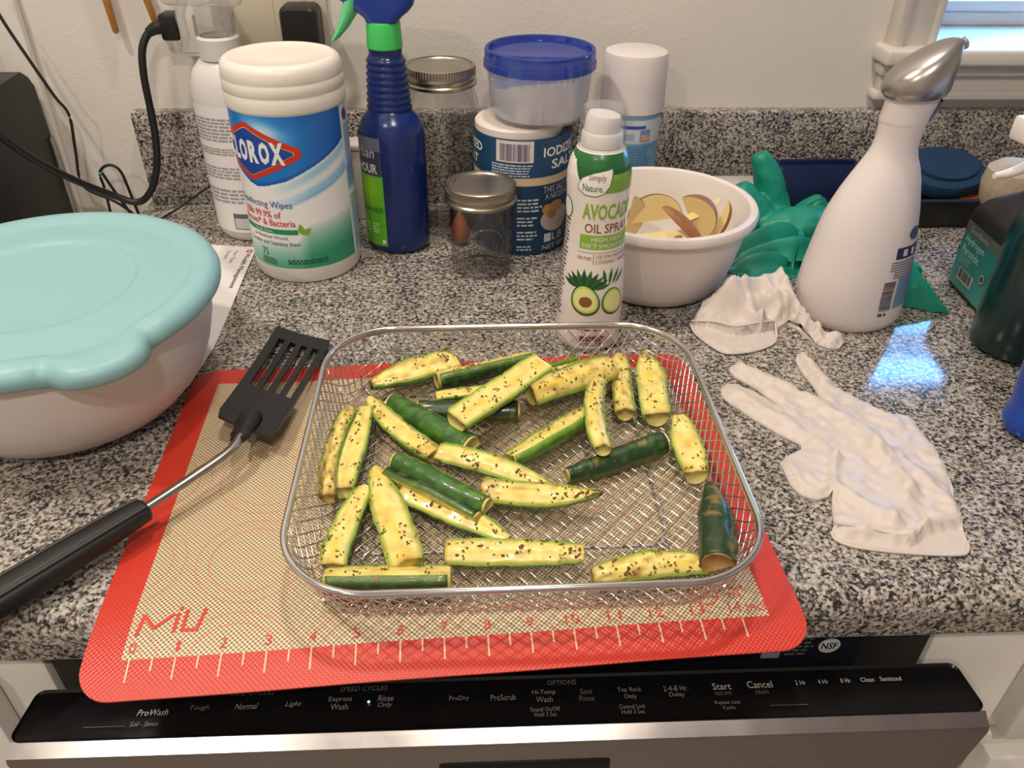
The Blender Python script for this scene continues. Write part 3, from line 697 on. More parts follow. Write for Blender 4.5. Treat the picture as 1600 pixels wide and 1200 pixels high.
ZL = [  # A, B (mm), width, options, label
 ((25, 212), (93, 246), 21, dict(tip=(.75, 0), brown=.55, roll=0.300, skin=MG), 'yellow zucchini stick with browned curled tip, farthest back on the left of the basket'),
 ((78, 217), (157, 247), 17, dict(apex=.10, roll=-0.550, skin=DG, h=13, brown=.25), 'zucchini stick showing dark green skin below a thin flesh strip, at the back centre'),
 ((95, 146), (164, 219), 21, dict(zbase=.021, tip=(0, 0), roll=0.200, brown=.15, flecks=34, skin=BG), 'broad pale zucchini stick lying on top of the others at the back centre'),
 ((78, 199), (136, 211), 10, dict(brown=.2, skin=MG, flecks=12), 'thin pale zucchini stick half hidden beneath the broad one at the back'),
 ((64, 183), (144, 181), 17, dict(roll=3.040, skin=DG, brown=.6, flecks=10), 'dark green skin-up zucchini stick crossing beneath the broad pale one'),
 ((149, 224), (196, 245), 13, dict(roll=-0.800, skin=MG, brown=.2, flecks=8), 'short zucchini stick showing a green skin side, just right of the broad pale one'),
 ((172, 226), (224, 243), 13, dict(apex=.2, roll=0.350, brown=.95, skin=MG), 'narrow browned zucchini stick at the back, right of the centre'),
 ((152, 189), (221, 224), 22, dict(apex=.22, roll=0.450, brown=.55, flecks=40, zbase=.012, skin=MG), 'wedge shaped zucchini stick with two herbed flesh faces, back right of centre'),
 ((231, 247), (224, 170), 15, dict(apex=.25, roll=.1, brown=.7, flecks=34, skin=BG), 'short upright zucchini stick with brown band, pointing away from the viewer'),
 ((255, 256), (248, 162), 22, dict(tip=(.75, 0), roll=.15, brown=.35, flecks=30, skin=BG), 'long pointed zucchini stick nearest the far right corner of the basket'),
 ((207, 196), (199, 114), 13.5, dict(apex=.25, roll=0, zbase=.022, bend=(-6, 3), brown=.3, flecks=30, skin=BG), 'slim curved zucchini stick leaning across others at the right of centre'),
 ((134, 117), (200, 170), 19, dict(apex=.05, roll=-0.420, h=13, skin=BG, brown=.15, flecks=24, tip=(.4, 0)), 'zucchini stick with a bright green side and pale top at the centre right'),
 ((172, 104), (248, 137), 18, dict(roll=PI+.05, skin=DG, tip=(.55, 0), brown=.2, flecks=8, liftB=4), 'very dark green skin-up zucchini stick with blunt right end'),
 ((264, 166), (263, 97), 21, dict(tip=(.7, .2), roll=.1, brown=.3, flecks=26, skin=BG), 'teardrop shaped zucchini slice beside the right wall of the basket'),
 ((14, 177), (11, 81), 12, dict(zbase=.0125, apex=.15, roll=.15, bend=(-5, 0), brown=1.0, flecks=26, skin=MG), 'narrow well browned zucchini stick along the left wall of the basket'),
 ((26, 182), (19, 90), 17.5, dict(tip=(.45, 0), roll=.12, brown=.3, flecks=26, skin=BG), 'pale zucchini stick second from the left wall, parallel to the browned one'),
 ((27, 195), (80, 126), 16, dict(apex=.12, roll=.1, tip=(.5, .2), bend=(-4, 0), brown=.5, flecks=40, skin=BG), 'zucchini stick with a brown end running from upper left toward the centre'),
 ((44, 190), (106, 133), 20, dict(roll=3.240, skin=MG, brown=.25, flecks=6, tip=(.3, 0), zbase=.011), 'green skin-up zucchini stick in the upper left with a cut brown right end'),
 ((53, 112), (117, 64), 18, dict(roll=3.200, skin=MG, zbase=.019, brown=.15, flecks=6, tip=(.3, .4)), 'glossy green skin-up zucchini stick lying on top at the centre left'),
 ((47, 105), (112, 59), 17, dict(roll=1.750, skin=DG, brown=.5, flecks=14, tip=(.4, .3)), 'dark zucchini stick tucked under the glossy green one with its flesh facing front'),
 ((82, 129), (160, 90), 14.5, dict(apex=.1, roll=0.450, brown=.4, flecks=34, bend=(4, 0), skin=BG, tip=(0, .5)), 'long zucchini stick with a thin green back edge at the centre of the basket'),
 ((113, 88), (193, 76), 17, dict(apex=.1, roll=0.300, tip=(0, .9), brown=.5, flecks=44, liftB=7, bend=(-3, 0), skin=BG), 'zucchini stick with a burnt upturned pointed tip at the right, near the centre'),
 ((41, 108), (69, 20), 22, dict(apex=.18, roll=.2, tip=(.6, 0), brown=.35, flecks=30, skin=BG, h=13), 'thick yellow zucchini wedge at the front left, widest toward the viewer'),
 ((58, 87), (130, 42), 16, dict(apex=.06, roll=0.350, tip=(.2, .6), brown=.2, flecks=18, skin=MG, bend=(3, 0)), 'pale zucchini stick with a scalloped seed side at the lower left of centre'),
 ((35, 92), (23, 22), 16.5, dict(apex=.12, roll=.1, tip=(.35, 0), brown=.3, flecks=34, bend=(-3, 0), skin=BG), 'zucchini stick at the front left leaning beside the thick wedge'),
 ((90, 33), (176, 29), 16.5, dict(apex=.12, roll=0.380, tip=(0, .3), brown=.35, flecks=46, skin=BG), 'straight herbed zucchini stick lying crosswise near the front centre'),
 ((19, 11), (94, 11), 15, dict(apex=.05, roll=-0.450, h=14, skin=DG, brown=.3, flecks=20), 'zucchini stick with dark green side against the front rim at the left'),
 ((179, 11), (253, 18), 16, dict(apex=.2, roll=0.450, brown=.75, flecks=50, tip=(.3, .35), skin=BG, bend=(3, 2)), 'heavily herbed zucchini stick against the front rim at the right'),
 ((267, 78), (253, 11), 23, dict(roll=PI+.55, skin=DG, brown=1.4, flecks=20, tip=(.7, .1), zbase=.013), 'charred dark skin-up zucchini piece in the near right corner of the basket'),
]
for i, (A, B, w, kw, lab) in enumerate(ZL): stick('zucchini_stick', lab, A, B, w, seed=i*7, group=GRP, **kw)

# ------------------------------------------------------------------ slotted spatula
sp = thing('slotted_spatula', 'black slotted spatula with steel shaft and ribbed black handle, lying on the mat edge', 'spatula', (-.0525, .232, .003))
F1, F2, N1, N2 = Vector((-.0715, .3225, .0032)), Vector((-.0190, .2960, .0032)), Vector((-.0850, .1705, .0185)), Vector((-.0375, .1415, .0185))
org = Vector((-.0525, .232, .003))
def hp_(s, t, up):   # s across 0..1, t near 0 -> far 1
    p = (N1*(1-s)+N2*s)*(1-t)+(F1*(1-s)+F2*s)*t
    return p+Vector((0, 0, up-.0035*math.sin(PI*t)*.6+.0015*abs(2*s-1)))-org
def headmesh():
    # plate with four long slots: cells of a grid, slots left out
    S = [0, .10, .185, .285, .37, .465, .55, .65, .735, .83, .91, 1]; S = [0, .04, .17, .25, .375, .455, .58, .66, .79, .87, .96, 1]
    slot = {2, 4, 6, 8}; S = [0, .05, .15, .265, .36, .475, .57, .685, .78, .895, .95, 1]
    T_ = [0, .06, .14, .22, .30, .36, .45, .55, .65, .75, .82, .88, .94, .98, 1]
    t0, t1 = 5, 11; top = {}; V = []; F = []
    def vid(i, j, l):
        k = (i, j, l)
        if k not in top:
            s, t = S[i], T_[j]
            if j == 0: s = .5+(s-.5)*.90
            if j == len(T_)-1: s = .5+(s-.5)*.96
            top[k] = len(V); V.append(hp_(s, t, .0024 if l else 0))
        return top[k]
    def solid(i, j): return 0 <= i < len(S)-1 and 0 <= j < len(T_)-1 and not (i in (2, 4, 6, 8) and t0 <= j < t1)
    for i in range(len(S)-1):
        for j in range(len(T_)-1):
            if not solid(i, j): continue
            F.append((vid(i, j, 1), vid(i+1, j, 1), vid(i+1, j+1, 1), vid(i, j+1, 1))); F.append((vid(i, j, 0), vid(i, j+1, 0), vid(i+1, j+1, 0), vid(i+1, j, 0)))
            for (ni, nj, a, b) in ((i-1, j, (i, j+1), (i, j)), (i+1, j, (i+1, j), (i+1, j+1)), (i, j-1, (i, j), (i+1, j)), (i, j+1, (i+1, j+1), (i, j+1))):
                if not solid(ni, nj): F.append((vid(*a, 0), vid(*b, 0), vid(*b, 1), vid(*a, 1)))
    return V, F
SPB = pm('black_nylon', (19, 19, 21), .36, 0, .3, 200, .15, 500)
hd = mk('head', headmesh(), SPB, sp)
nk = Vector((-.0600, .1525, .0215)); n2_ = Vector((-.0575, .1398, .0235))
mid = (N1+N2)/2
mk('neck_socket', tube([p-org for p in spline([mid+Vector((.002, .016, .002)), Vector((-.0600, .1500, .0225)), Vector((-.0605, .1375, .0240))], 5)], [.0088]*4+[.0076]*4+[.0058]*3, 12, flat=.5), SPB, hd)
mk('shaft', tube([p-org for p in spline([(-.0600, .1440, .0238), (-.0612, .1310, .0245), (-.0665, .1195, .0245), (-.0850, .0965, .0230), (-.1120, .0655, .0205)], 6)], .0037, 12, flat=.75), pm('spatula_steel', (176, 170, 164), .25, 1, .06), sp)
hdir = Vector((-.1692+.1053, .0077-.0717, -.007)); ha = Vector((-.1040, .0735, .0212)); hl = hdir.length; hdir.normalize(); side = Vector((-hdir.y, hdir.x, 0)); upv = side.cross(hdir) if side.cross(hdir).z > 0 else hdir.cross(side)
rings = []; prof = [(0, .0062), (.002, .0085), (.020, .0100), (.05, .0112), (.085, .0118), (.125, .0112), (.150, .0108), (.155, .006)]
for s_, r0 in prof:
    ring = []
    for k in range(20):
        a = 2*PI*k/20; q = r0*(1-.16*(abs(math.cos(a)) < .25)*(math.sin(a) < 0)); ring.append(ha+hdir*s_+side*(q*math.cos(a))+upv*(.80*q*math.copysign(abs(math.sin(a))**.7, math.sin(a)))-org)
    rings.append(ring)
hd2 = mk('handle', loft(rings), pm('black_grip', (22, 21, 21), .5, 0, .3, 300, .35, 700), sp)
for sg in (-1, 1):
    mk('grip_ridge', tube([ha+hdir*s_+side*(sg*r0*.62)+upv*(r0*.66)-org for s_, r0 in prof[1:-1]], .0016, 8), pm('black_grip', (22, 21, 21)), hd2)

# ------------------------------------------------------------------ large bowl with teal lid
lb = thing('mixing_bowl', 'large white plastic mixing bowl under a pale teal snap lid', 'bowl', (-.213, .226, 0))
mk('body', lathe([(0, .003), (.062, .003), (.064, 0), (.070, .001), (.088, .010), (.102, .026), (.111, .046), (.1165, .066), (.1195, .086), (.1205, .092), (.1240, .0925), (.1245, .096), (.119, .097), (.114, .090), (.107, .05), (.064, .006), (0, .005)], 96, cap=False), pm('bowl_plastic', (216, 206, 201), .38, 0, .03), lb)
def lidmesh():
    n = 144; prof = [(.1165, .1085), (.1205, .1075), (.1232, .1105), (.1238, .1150), (.1220, .1200), (.1170, .1235), (.1110, .1242), (.1060, .1228), (.1030, .1205), (.1005, .1197), (.0970, .1200), (.0760, .1212), (.0690, .1214), (.0670, .1205), (.0655, .1188), (.0630, .1184), (.035, .1186), (0, .1187)]
    V, F = [], []
    for i in range(n):
        a = 2*PI*i/n; dg = math.degrees(a); dg = dg-360 if dg > 180 else dg
        t = (dg+50)/14; lobe = max(0, 1-t*t)**.55 if abs(t) < 1 else 0; dent = math.exp(-((abs(t)-1.10)/.22)**2)
        for r, z in prof:
            wgt = max(0, min(1, (r-.094)/.024)); rr = (r+wgt*(.0165*lobe-.0030*dent))*1.045; zz = z-.0155-wgt*.0035*dent-(.0020*lobe*max(0, min(1, (r-.094)/.012))*(1 if r < .118 else .3))
            V.append((rr*math.cos(a), rr*math.sin(a), zz))
    k = len(prof)
    for i in range(n):
        j = (i+1) % n
        for q in range(k-1): F.append((i*k+q, j*k+q, j*k+q+1, i*k+q+1))
    return V, F
mk('lid', lidmesh(), pm('teal_lid_plastic', (138, 182, 186), .42, 0, .025), lb, 2)

# letter under the bowl
pp = thing('paper_letter', 'white printed letter sheet lying under the rim of the mixing bowl', 'paper', (-.165, .385, 0))
po = Vector((-.165, .385)); quad = [(-.235, .262), (-.128, .236), (-.1235, .297), (-.1285, .4955), (-.128, .500), (-.1810, .5075), (-.245, .510)]
mk('sheet', sheet([(x-po.x, y-po.y) for x, y in quad], .02, lambda x, y, e: .0009+.0008*math.sin(y*30), lambda x, y: .0005+.0008*math.sin(y*30)), PAPER, pp)
psf = lambda s, t: ((-.138-po.x+t, .495-po.y-s, .0011+.0008*math.sin((.495-po.y-s)*30)), (0, 0, 1))
prnt('letter_print', textvf('Wealth Management', .012, .090, .000, .0065), psf, INK, pp, .0003, .01)
prnt('letter_mark', ring2(.006, .0035, .0018, .0036, 16), psf, ink((205, 80, 120)), pp, .0003, 0)
prnt('letter_print', textvf('Your Team', .004, .034, -.012, -.008), psf, ink((170, 130, 150)), pp, .0003, .01)
prnt('letter_print', textvf('Account', .004, .024, -.020, -.016), psf, ink((170, 130, 150)), pp, .0003, .01)

# ------------------------------------------------------------------ wipes canister
cl = thing('wipes_canister', 'white canister of disinfecting wipes with a blue and green label and white lid', 'canister', (-.066, .4696, 0))
RC = .0545
mk('body', lathe([(0, .002), (.048, .002), (.050, 0), (.0525, .001), (.0545, .006), (RC, .020), (RC, .1685), (.053, .171), (0, .171)], 96, cap=False), WHITEP, cl)
lidc = mk('lid', lathe([(.0525, .1695), (.0556, .1695), (.0560, .1710), (.0560, .1815), (.0556, .1822), (.0556, .1835), (.0560, .1842), (.0558, .1925), (.0553, .1933), (.0553, .1945), (.0555, .1952), (.0548, .2030), (.0530, .2070), (.0500, .2092), (.0470, .2097), (.0452, .2090), (.0435, .2083), (.020, .2085), (0, .2086)], 96, cap=False), pm('canister_lid', (228, 220, 210), .33, 0, .02), cl)
cs = cylsurf(RC, RC); D = RC*PI/180
LABM = vcolmat('glossy_label', .32, .2, .02)
def cl_bound(ph): return interp(ph, [(-100, .128), (-60, .1135), (-40, .1035), (-31, .1010), (-19, .1030), (2, .1085), (22, .1170), (45, .1265), (62, .1340), (72, .1395)])
def cl_col(s, t):
    ph = s/D; b = cl_bound(ph)
    if ph > 70:
        c = (205, 222, 236) if t > .11 else ((120, 178, 220) if t > .085 else (222, 232, 240)); return c if ph > 71.5 else (228, 230, 232)
    if t > b:
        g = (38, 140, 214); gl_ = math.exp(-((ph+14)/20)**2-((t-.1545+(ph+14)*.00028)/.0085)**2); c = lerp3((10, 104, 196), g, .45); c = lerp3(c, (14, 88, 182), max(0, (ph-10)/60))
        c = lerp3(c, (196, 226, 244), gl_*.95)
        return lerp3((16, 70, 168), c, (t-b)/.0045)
    # light streaks below the swoosh
    q = (b-t); st = max(0, min(1, (ph+20)/45)); w = (240, 240, 240)
    s1 = math.exp(-((q-.006)/.005)**2); s2 = math.exp(-((q-.019-ph*.00007)/.004)**2)
    c = lerp3(w, (128, 192, 232), st*(.75*s1+.8*s2)); c = lerp3(c, (60, 140, 205), st*.55*math.exp(-((q-.0235-ph*.00008)/.0022)**2))
    gtop = .066 if ph > 14 else .050
    gtop = interp(ph, [(-60, .045), (4, .047), (16, .064), (72, .072)])
    g = max(0, min(1, (gtop-t)/.034)); c = lerp3(c, (44, 150, 112), g**.8)
    return c
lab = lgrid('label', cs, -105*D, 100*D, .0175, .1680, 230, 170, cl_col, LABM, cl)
cx, cz_ = -35*D, .134
def hexa(k, hw, hh): return [(cx+hw, cz_+k), (cx+hw*.93, cz_+k*1.9), (cx+.002, cz_+hh), (cx-.002, cz_+hh), (cx-hw*.93, cz_+k*1.9), (cx-hw, cz_+k), (cx-hw, cz_-k), (cx-hw*.93, cz_-k*1.9), (cx-.002, cz_-hh), (cx+.002, cz_-hh), (cx+hw*.93, cz_-k*1.9), (cx+hw, cz_-k)][::-1]
prnt('logo_border', poly2(hexa(.0030, .0515, .0270)), cs, pm('logo_red', (208, 52, 36), .35), lab, .0004, .003)
prnt('logo_line', poly2(hexa(.0014, .0450, .0222)), cs, pm('logo_yellow', (236, 190, 60), .35), lab, .0006, .003)
prnt('logo_field', poly2(hexa(.0013, .0440, .0215)), cs, pm('logo_blue', (26, 72, 160), .35), lab, .0008, .003)
for ch, a, b in (('C', -69, -58), ('L', -56.5, -48.5), ('O', -47.5, -36), ('R', -34.2, -23), ('O', -22, -11), ('X', -10.5, 3.2)):
    prnt('logo_letter', textvf(ch, a*D, b*D, .1240, .1450, 0, .05), cs, WHITEINK, lab, .0011, .003)
prnt('label_print', textvf('Disinfecting Wipes', -64*D, 3*D, .0790, .0880), cs, ink((40, 62, 140)), lab, .0005)
prnt('label_print', textvf('Kills 99.9% of', -58*D, -10*D, .0705, .0775, 0, .02), cs, ink((214, 70, 62)), lab, .0005)
prnt('label_print', textvf('Viruses* & Bacteria', -64*D, 3.5*D, .0622, .0695, 0, .015), cs, ink((214, 70, 62)), lab, .0005)
prnt('label_bar', rect2(-66*D, 5*D, .0540, .0592), cs, ink((34, 140, 98)), lab, .0004)
prnt('label_print', textvf('Fresh Scent', -44*D, -22*D, .0552, .0582), cs, WHITEINK, lab, .0007)
for a in (.5, 1.9):
    x, z = 8.5*D, .0545; c_, s_ = math.cos(a*.8+.1), math.sin(a*.8+.1)
    prnt('mint_leaf', poly2([(x+c_*q*.011-s_*e*.0032, z+s_*q*.011+c_*e*.0032) for q, e in ((0, 0), (.3, -.9), (.65, -.8), (1, 0), (.65, .8), (.3, .9))]), cs, ink((118, 176, 52)), lab, .0007)
prnt('label_print', textvf('on Finished Wood,', -50*D, -6*D, .0478, .0520), cs, INK, lab, .0005)
prnt('label_print', textvf('Granite and Stainless Steel', -56*D, 5*D, .0418, .0462), cs, INK, lab, .0005)
prnt('label_print', textvf('75', -41*D, -32*D, .0290, .0368), cs, ink((34, 84, 66)), lab, .0005)
stuff(prnt('small_print', join(dashes(-42*D, -20*D, .0200, .0275, 4, 2), dashes(-10*D, 34*D, .0215, .0270, 2, 4, .75)), cs, ink((30, 92, 70)), lab, .0005))
stuff(prnt('small_print', join(dashes(74*D, 92*D, .090, .150, 22, 8), dashes(74*D, 92*D, .02, .08, 22, 9)), cs, ink((120, 150, 190)), lab, .0005))
prnt('logo_border', ell2(80*D, .158, .006, .006), cs, pm('logo_red', (208, 52, 36)), lab, .0005); prnt('logo_field', ell2(80*D, .158, .0045, .0045), cs, pm('logo_blue', (26, 72, 160)), lab, .0007)

# tall soft-white refill bottle behind the canister
sb = thing('refill_bottle', 'tall milky white bottle with a clear trigger sprayer behind the wipes canister', 'bottle', (-.141, .5430, 0), math.radians(-12))
def ov(prof, kx=1, ky=1, n=48): return [(x*kx, y*ky, z) for x, y, z in lathe(prof, n, cap=False)[0]], lathe(prof, n, cap=False)[1]
MILK = pm('milky_plastic', (212, 208, 206), .4, 0, .03)
mk('body', ov([(0, .001), (.029, .001), (.0325, .006), (.0335, .015), (.0335, .150), (.0325, .165), (.028, .178), (.021, .187), (.017, .190), (.0165, .195), (0, .195)], 1.12, .9), MILK, sb)
CLEARP = thinglass('clear_sprayer_plastic', (.93, .93, .94), .9, .10, (225, 222, 220), .14)
mk('collar', ov([(.0175, .189), (.0205, .189), (.0205, .208), (.0175, .210)]), pm('clear_collar', (205, 201, 198), .3, 0, .02), sb)
spr = mk('sprayer', join(box(-.016, .018, -.012, .012, .208, .238, .005), box(-.050, .030, -.011, .011, .236, .262, .006)), CLEARP, sb)
mk('trigger', tube([(-.030, 0, .240), (-.036, 0, .225), (-.034, 0, .205), (-.040, 0, .190)], [.006, .005, .004, .003], 8), CLEARP, spr)
slab = ov([(.0337, .010), (.0337, .150)], 1.125, .905)
cs2 = lambda s, t: ((.0337*1.125*math.sin(s/.0337), -.0337*.905*math.cos(s/.0337), t), (math.sin(s/.0337), -math.cos(s/.0337), 0))
l2 = lgrid('label', cs2, -.045, .045, .012, .148, 30, 4, lambda s, t: (224, 221, 220), LABM, sb, .0003)
stuff(prnt('small_print', join(dashes(-.030, .03, .112, .137, 7, 21), dashes(-.030, .03, .098, .106, 3, 22), dashes(-.03, .03, .072, .086, 4, 23), dashes(-.03, .03, .045, .062, 4, 24)), cs2, ink((150, 146, 150)), l2, .0006))
prnt('label_box', rect2(-.004, .012, .016, .034), cs2, ink((90, 90, 98)), l2, .0006); prnt('label_box', rect2(-.003, .011, .017, .029), cs2, ink((190, 188, 190)), l2, .0009)

# ------------------------------------------------------------------ blue trigger cleaner bottle
bb = thing('spray_bottle', 'dark blue cleaner bottle with a bright green collar and green trigger', 'spray bottle', (.0270, .5060, 0), math.radians(-8))
BLUEP = pm('blue_bottle_plastic', (16, 40, 104), .22, 0, .08, 40, spec=.6)
prof = [(0, .001), (.029, .001), (.0325, .005), (.0335, .014), (.0335, .122), (.0325, .132), (.0285, .141), (.0225, .147)]
z = .147
for k in range(8):
    zz = .149+k*.0062; rr = .0212-k*.00045; prof += [(rr, zz), (rr+.0011, zz+.0015), (rr+.0011, zz+.0033), (rr-.0002, zz+.0048)]
prof += [(.0165, .199), (.0155, .202), (.0160, .2035), (.0160, .207), (.0140, .208), (0, .208)]
mk('body', ov(prof, 1.02, .85, 56), BLUEP, bb)
n = 48; vv = []
GREENP = pm('green_collar', (62, 190, 92), .4, 0, .05); MINT = pm('mint_trigger', (96, 208, 138), .35, 0, .05)
kn = []
for z_, r0 in ((.2065, .0160), (.2075, .0168), (.2290, .0158), (.2305, .0150)):
    kn.append([((r0+(.0003 if k % 2 else 0))*math.cos(2*PI*k/72), (r0+(.0003 if k % 2 else 0))*math.sin(2*PI*k/72), z_) for k in range(72)])
mk('collar', loft(kn), GREENP, bb)
hb = []
for z_, x0, x1, hw in ((.2300, -.0150, .0150, .0135), (.2340, -.0170, .0180, .0135), (.2400, -.026, .026, .0130), (.2450, -.034, .0300, .0125), (.2520, -.046, .0320, .0120), (.262, -.052, .0320, .0115), (.272, -.052, .026, .011), (.278, -.046, .018, .009)):
    hb.append([((x0+x1)/2+(x1-x0)/2*math.copysign(abs(math.cos(2*PI*k/28))**.6, math.cos(2*PI*k/28)), hw*math.copysign(abs(math.sin(2*PI*k/28))**.6, math.sin(2*PI*k/28)), z_) for k in range(28)])
sh_ = mk('sprayer_head', loft(hb), pm('blue_head', (20, 52, 138), .3, 0, .06), bb)
tr_ = []
for x, z_, w_ in ((-.026, .2500, .0100), (-.029, .242, .0098), (-.0335, .232, .0085), (-.0400, .222, .0070), (-.0475, .2130, .0045), (-.0495, .2110, .0018)):
    tr_.append([(x+w_*1.0*math.cos(2*PI*k/14), w_*1.3*math.sin(2*PI*k/14), z_+w_*.35*math.cos(2*PI*k/14)) for k in range(14)])
mk('trigger', loft(tr_), MINT, sh_)
mk('nozzle', xform(lathe([(0, 0), (.007, 0), (.008, .002), (.008, .009), (.006, .010), (0, .010)], 20, cap=False), Matrix.Translation((-.052, 0, .262)) @ Matrix.Rotation(-PI/2, 4, 'Y')), MINT, sh_)
bs_ = lambda s, t: ((.0335*1.025*math.sin(s/.0335), -.0335*.856*math.cos(s/.0335), t), (math.sin(s/.0335), -math.cos(s/.0335), 0))
def blcol(s, t):
    if t < .0875-.0: return lerp3((92, 176, 40), (150, 205, 40), math.exp(-((s+.026)/.016)**2-((t-.074)/.016)**2))
    return (58, 60, 82) if t < .113 else (108, 112, 134)
l3 = lgrid('label', bs_, -.055, -.0060, .010, .1270, 40, 90, blcol, LABM, bb, .0004)
prnt('label_print', textvf('urban', -.043, -.013, .106, .117, .1), bs_, ink((205, 205, 210)), l3, .0007)
prnt('label_print', textvf('HOUR', -.038, -.0110, .090, .100, 0, .02), bs_, WHITEINK, l3, .0007)
prnt('label_print', textvf('24', -.058, -.046, .088, .1), bs_, WHITEINK, l3, .0007)
prnt('label_print', textvf('CLEANER', -.038, -.0075, .0475, .0535), bs_, ink((30, 60, 30)), l3, .0007)
stuff(prnt('small_print', join(dashes(-.045, -.026, .022, .036, 5, 31), dashes(-.023, -.0140, .024, .036, 4, 32)), bs_, ink((190, 225, 150)), l3, .0007))
prnt('label_box', rect2(-.0115, -.0080, .0130, .0175), bs_, WHITEINK, l3, .0007)

# white boxy thing between the canister and the blue bottle, standing against the splash
wx = thing('storage_box', 'plain white plastic box standing upright between the wipes canister and the blue bottle', 'box', (-.010, .586, 0))
mk('body', box(-.030, .020, -.014, .014, 0, .082, .003), pm('box_white', (196, 190, 186), .5, 0, .03), wx); mk('lid', box(-.032, .022, -.016, .016, .0822, .089, .002), pm('box_white', (196, 190, 186)), wx)

# ------------------------------------------------------------------ canning jars
GLASS = thinglass('jar_glass', (.985, .988, .985), 1.0, .045, None, 0, .03, (55, .6), .78); GLASSD = thinglass('jar_glass_embossed', (.85, .86, .85), 1.0, .16, None, 0, .06, (160, .9))
def jar(label, loc, R, H, rb, rz, big):
    t = thing('canning_jar', label, 'jar', loc, rz, 'glass canning jars with metal bands')
    hb_ = .019 if big else .0175; zb = H-hb_
    b = mk('glass', lathe([(0, .004), (R*.72, .003), (R*.78, 0), (R*.90, .001), (R*.985, .006), (R, .014), (R, zb-.030 if big else zb-.010), (R*.99, zb-.018 if big else zb-.006), (rb*.93, zb-.003), (rb*.92, H-.003), (rb*.86, H-.002), (rb*.86, zb), (R*.93, zb-.012 if not big else zb-.03), (R*.93, .012), (R*.8, .008), (0, .008)], 72, cap=False), GLASS, t)
    em = cylsurf(R, R); c_ = .0 if not big else .1
    eR = .019 if not big else .024; ez = H*.40
    for k in range(1):
        mk('embossed_ring', tube([tuple(Vector(em(.008+eR*math.cos(2*PI*i/40), ez+eR*math.sin(2*PI*i/40))[0])*1.0) for i in range(40)], .0007, 6, True), GLASSD, b)
    prnt('embossed_mark', textvf('Kerr' if big else 'Ball', .008-eR*.7, .008+eR*.7, ez-.006, ez+.008, .3), em, GLASSD, b, .0006)
    # knurled screw band and flat lid
    rings = []
    for z_, r0, kn_ in ((zb-.001, rb*.985, 0), (zb, rb*1.02, 0), (zb+.0025, rb*1.03, 0), (zb+.0040, rb*.985, 0), (zb+.0065, rb*.985, 0), (zb+.0080, rb*1.012, 0), (zb+.0100, rb*.995, 0), (zb+.0125, rb*.99, .0005), (zb+.0165, rb*.99, .0005), (H-.0006, rb*.975, 0), (H, rb*.95, 0), (H, rb*.895, 0), (H-.0012, rb*.885, 0)):
        rings.append([((r0+(kn_ if k % 2 else -kn_))*math.cos(2*PI*k/160), (r0+(kn_ if k % 2 else -kn_))*math.sin(2*PI*k/160), z_) for k in range(160)])
    mk('screw_band', loft(rings, False), BANDM, t)
    mk('lid', lathe([(rb*.89, H-.0014), (rb*.87, H-.0006), (rb*.80, H-.0004), (rb*.77, H-.0016), (rb*.6, H-.0019), (0, H-.0016)], 72, cap=False), LIDM, t)
jar('tall quart glass canning jar with a metal lid behind the blue spray bottle', (.0765, .562, 0), .0400, .178, .0345+.003, .3, True)
jar('small empty glass canning jar with a metal lid in front of the salt canister', (.1170, .4495, 0), .0315, .0930, .0352, -.1, False)
on = thing('shallot', 'small amber brown papery shallot between the two canning jars', 'shallot', (.094, .506, 0))
pr = [(0, 0), (.005, .0008), (.0090, .005), (.0105, .012), (.0098, .020), (.0065, .029), (.0026, .036), (.0012, .041), (0, .042)]
mk('bulb', lathe(pr, 32, cap=False), pm('papery_skin', (160, 84, 28), .3, 0, .35, 120), on); mk('root_end', lathe([(0, -.0002), (.003, 0), (.002, .0015), (0, .002)], 12, cap=False), pm('root_brown', (96, 66, 36), .8), on)

# ------------------------------------------------------------------ salt canister, tub on top of it
sc = thing('salt_canister', 'round navy blue cardboard canister of iodized salt with a white cap', 'canister', (.1620, .5245, 0))
RS = .0510; D2 = RS*PI/180
mk('body', lathe([(0, .001), (RS-.001, .001), (RS, .003), (RS, .124), (RS-.0010, .1262), (RS-.003, .1262), (RS-.004, .1225), (0, .1225)], 96, cap=False), pm('cardboard_navy', (24, 62, 98), .5, 0, .04), sc)
mk('cap', move(lathe([(0, .1227), (.0440, .1227), (.0458, .1235), (.0458, .1325), (.0440, .1345), (0, .1350)], 72, cap=False), -.0042, -.0008), pm('salt_cap', (228, 216, 206), .5, 0, .02), sc)
ss = cylsurf(RS, RS)
def saltcol(s, t):
    if .0795 < t < .0870: return (208, 182, 150)
    return (26, 68, 106) if t >= .087 else (20, 54, 88)
sl = lgrid('label', ss, -95*D2, 95*D2, .003, .1255, 60, 120, saltcol, vcolmat('matte_label', .45, 0, .03), sc)
prnt('barcode_field', rect2(-34*D2, 10*D2, .1035, .1255), ss, ink((214, 206, 200)), sl, .0004)
stuff(prnt('barcode', barcode(-29*D2, 5*D2, .1050, .1225, 9), ss, ink((60, 60, 110)), sl, .0007))
for s_, a, b, z0_, z1_ in (('IODIZED', 22, 84, .1080, .1178), ('SALT', 33, 80, .0945, .1045), ('IODIZED', -116, -56, .1080, .1178), ('SALT', -104, -66, .0935, .1030)):
    prnt('label_print', textvf(s_, a*D2, b*D2, z0_, z1_, 0, .02), ss, WHITEINK, sl, .0005)
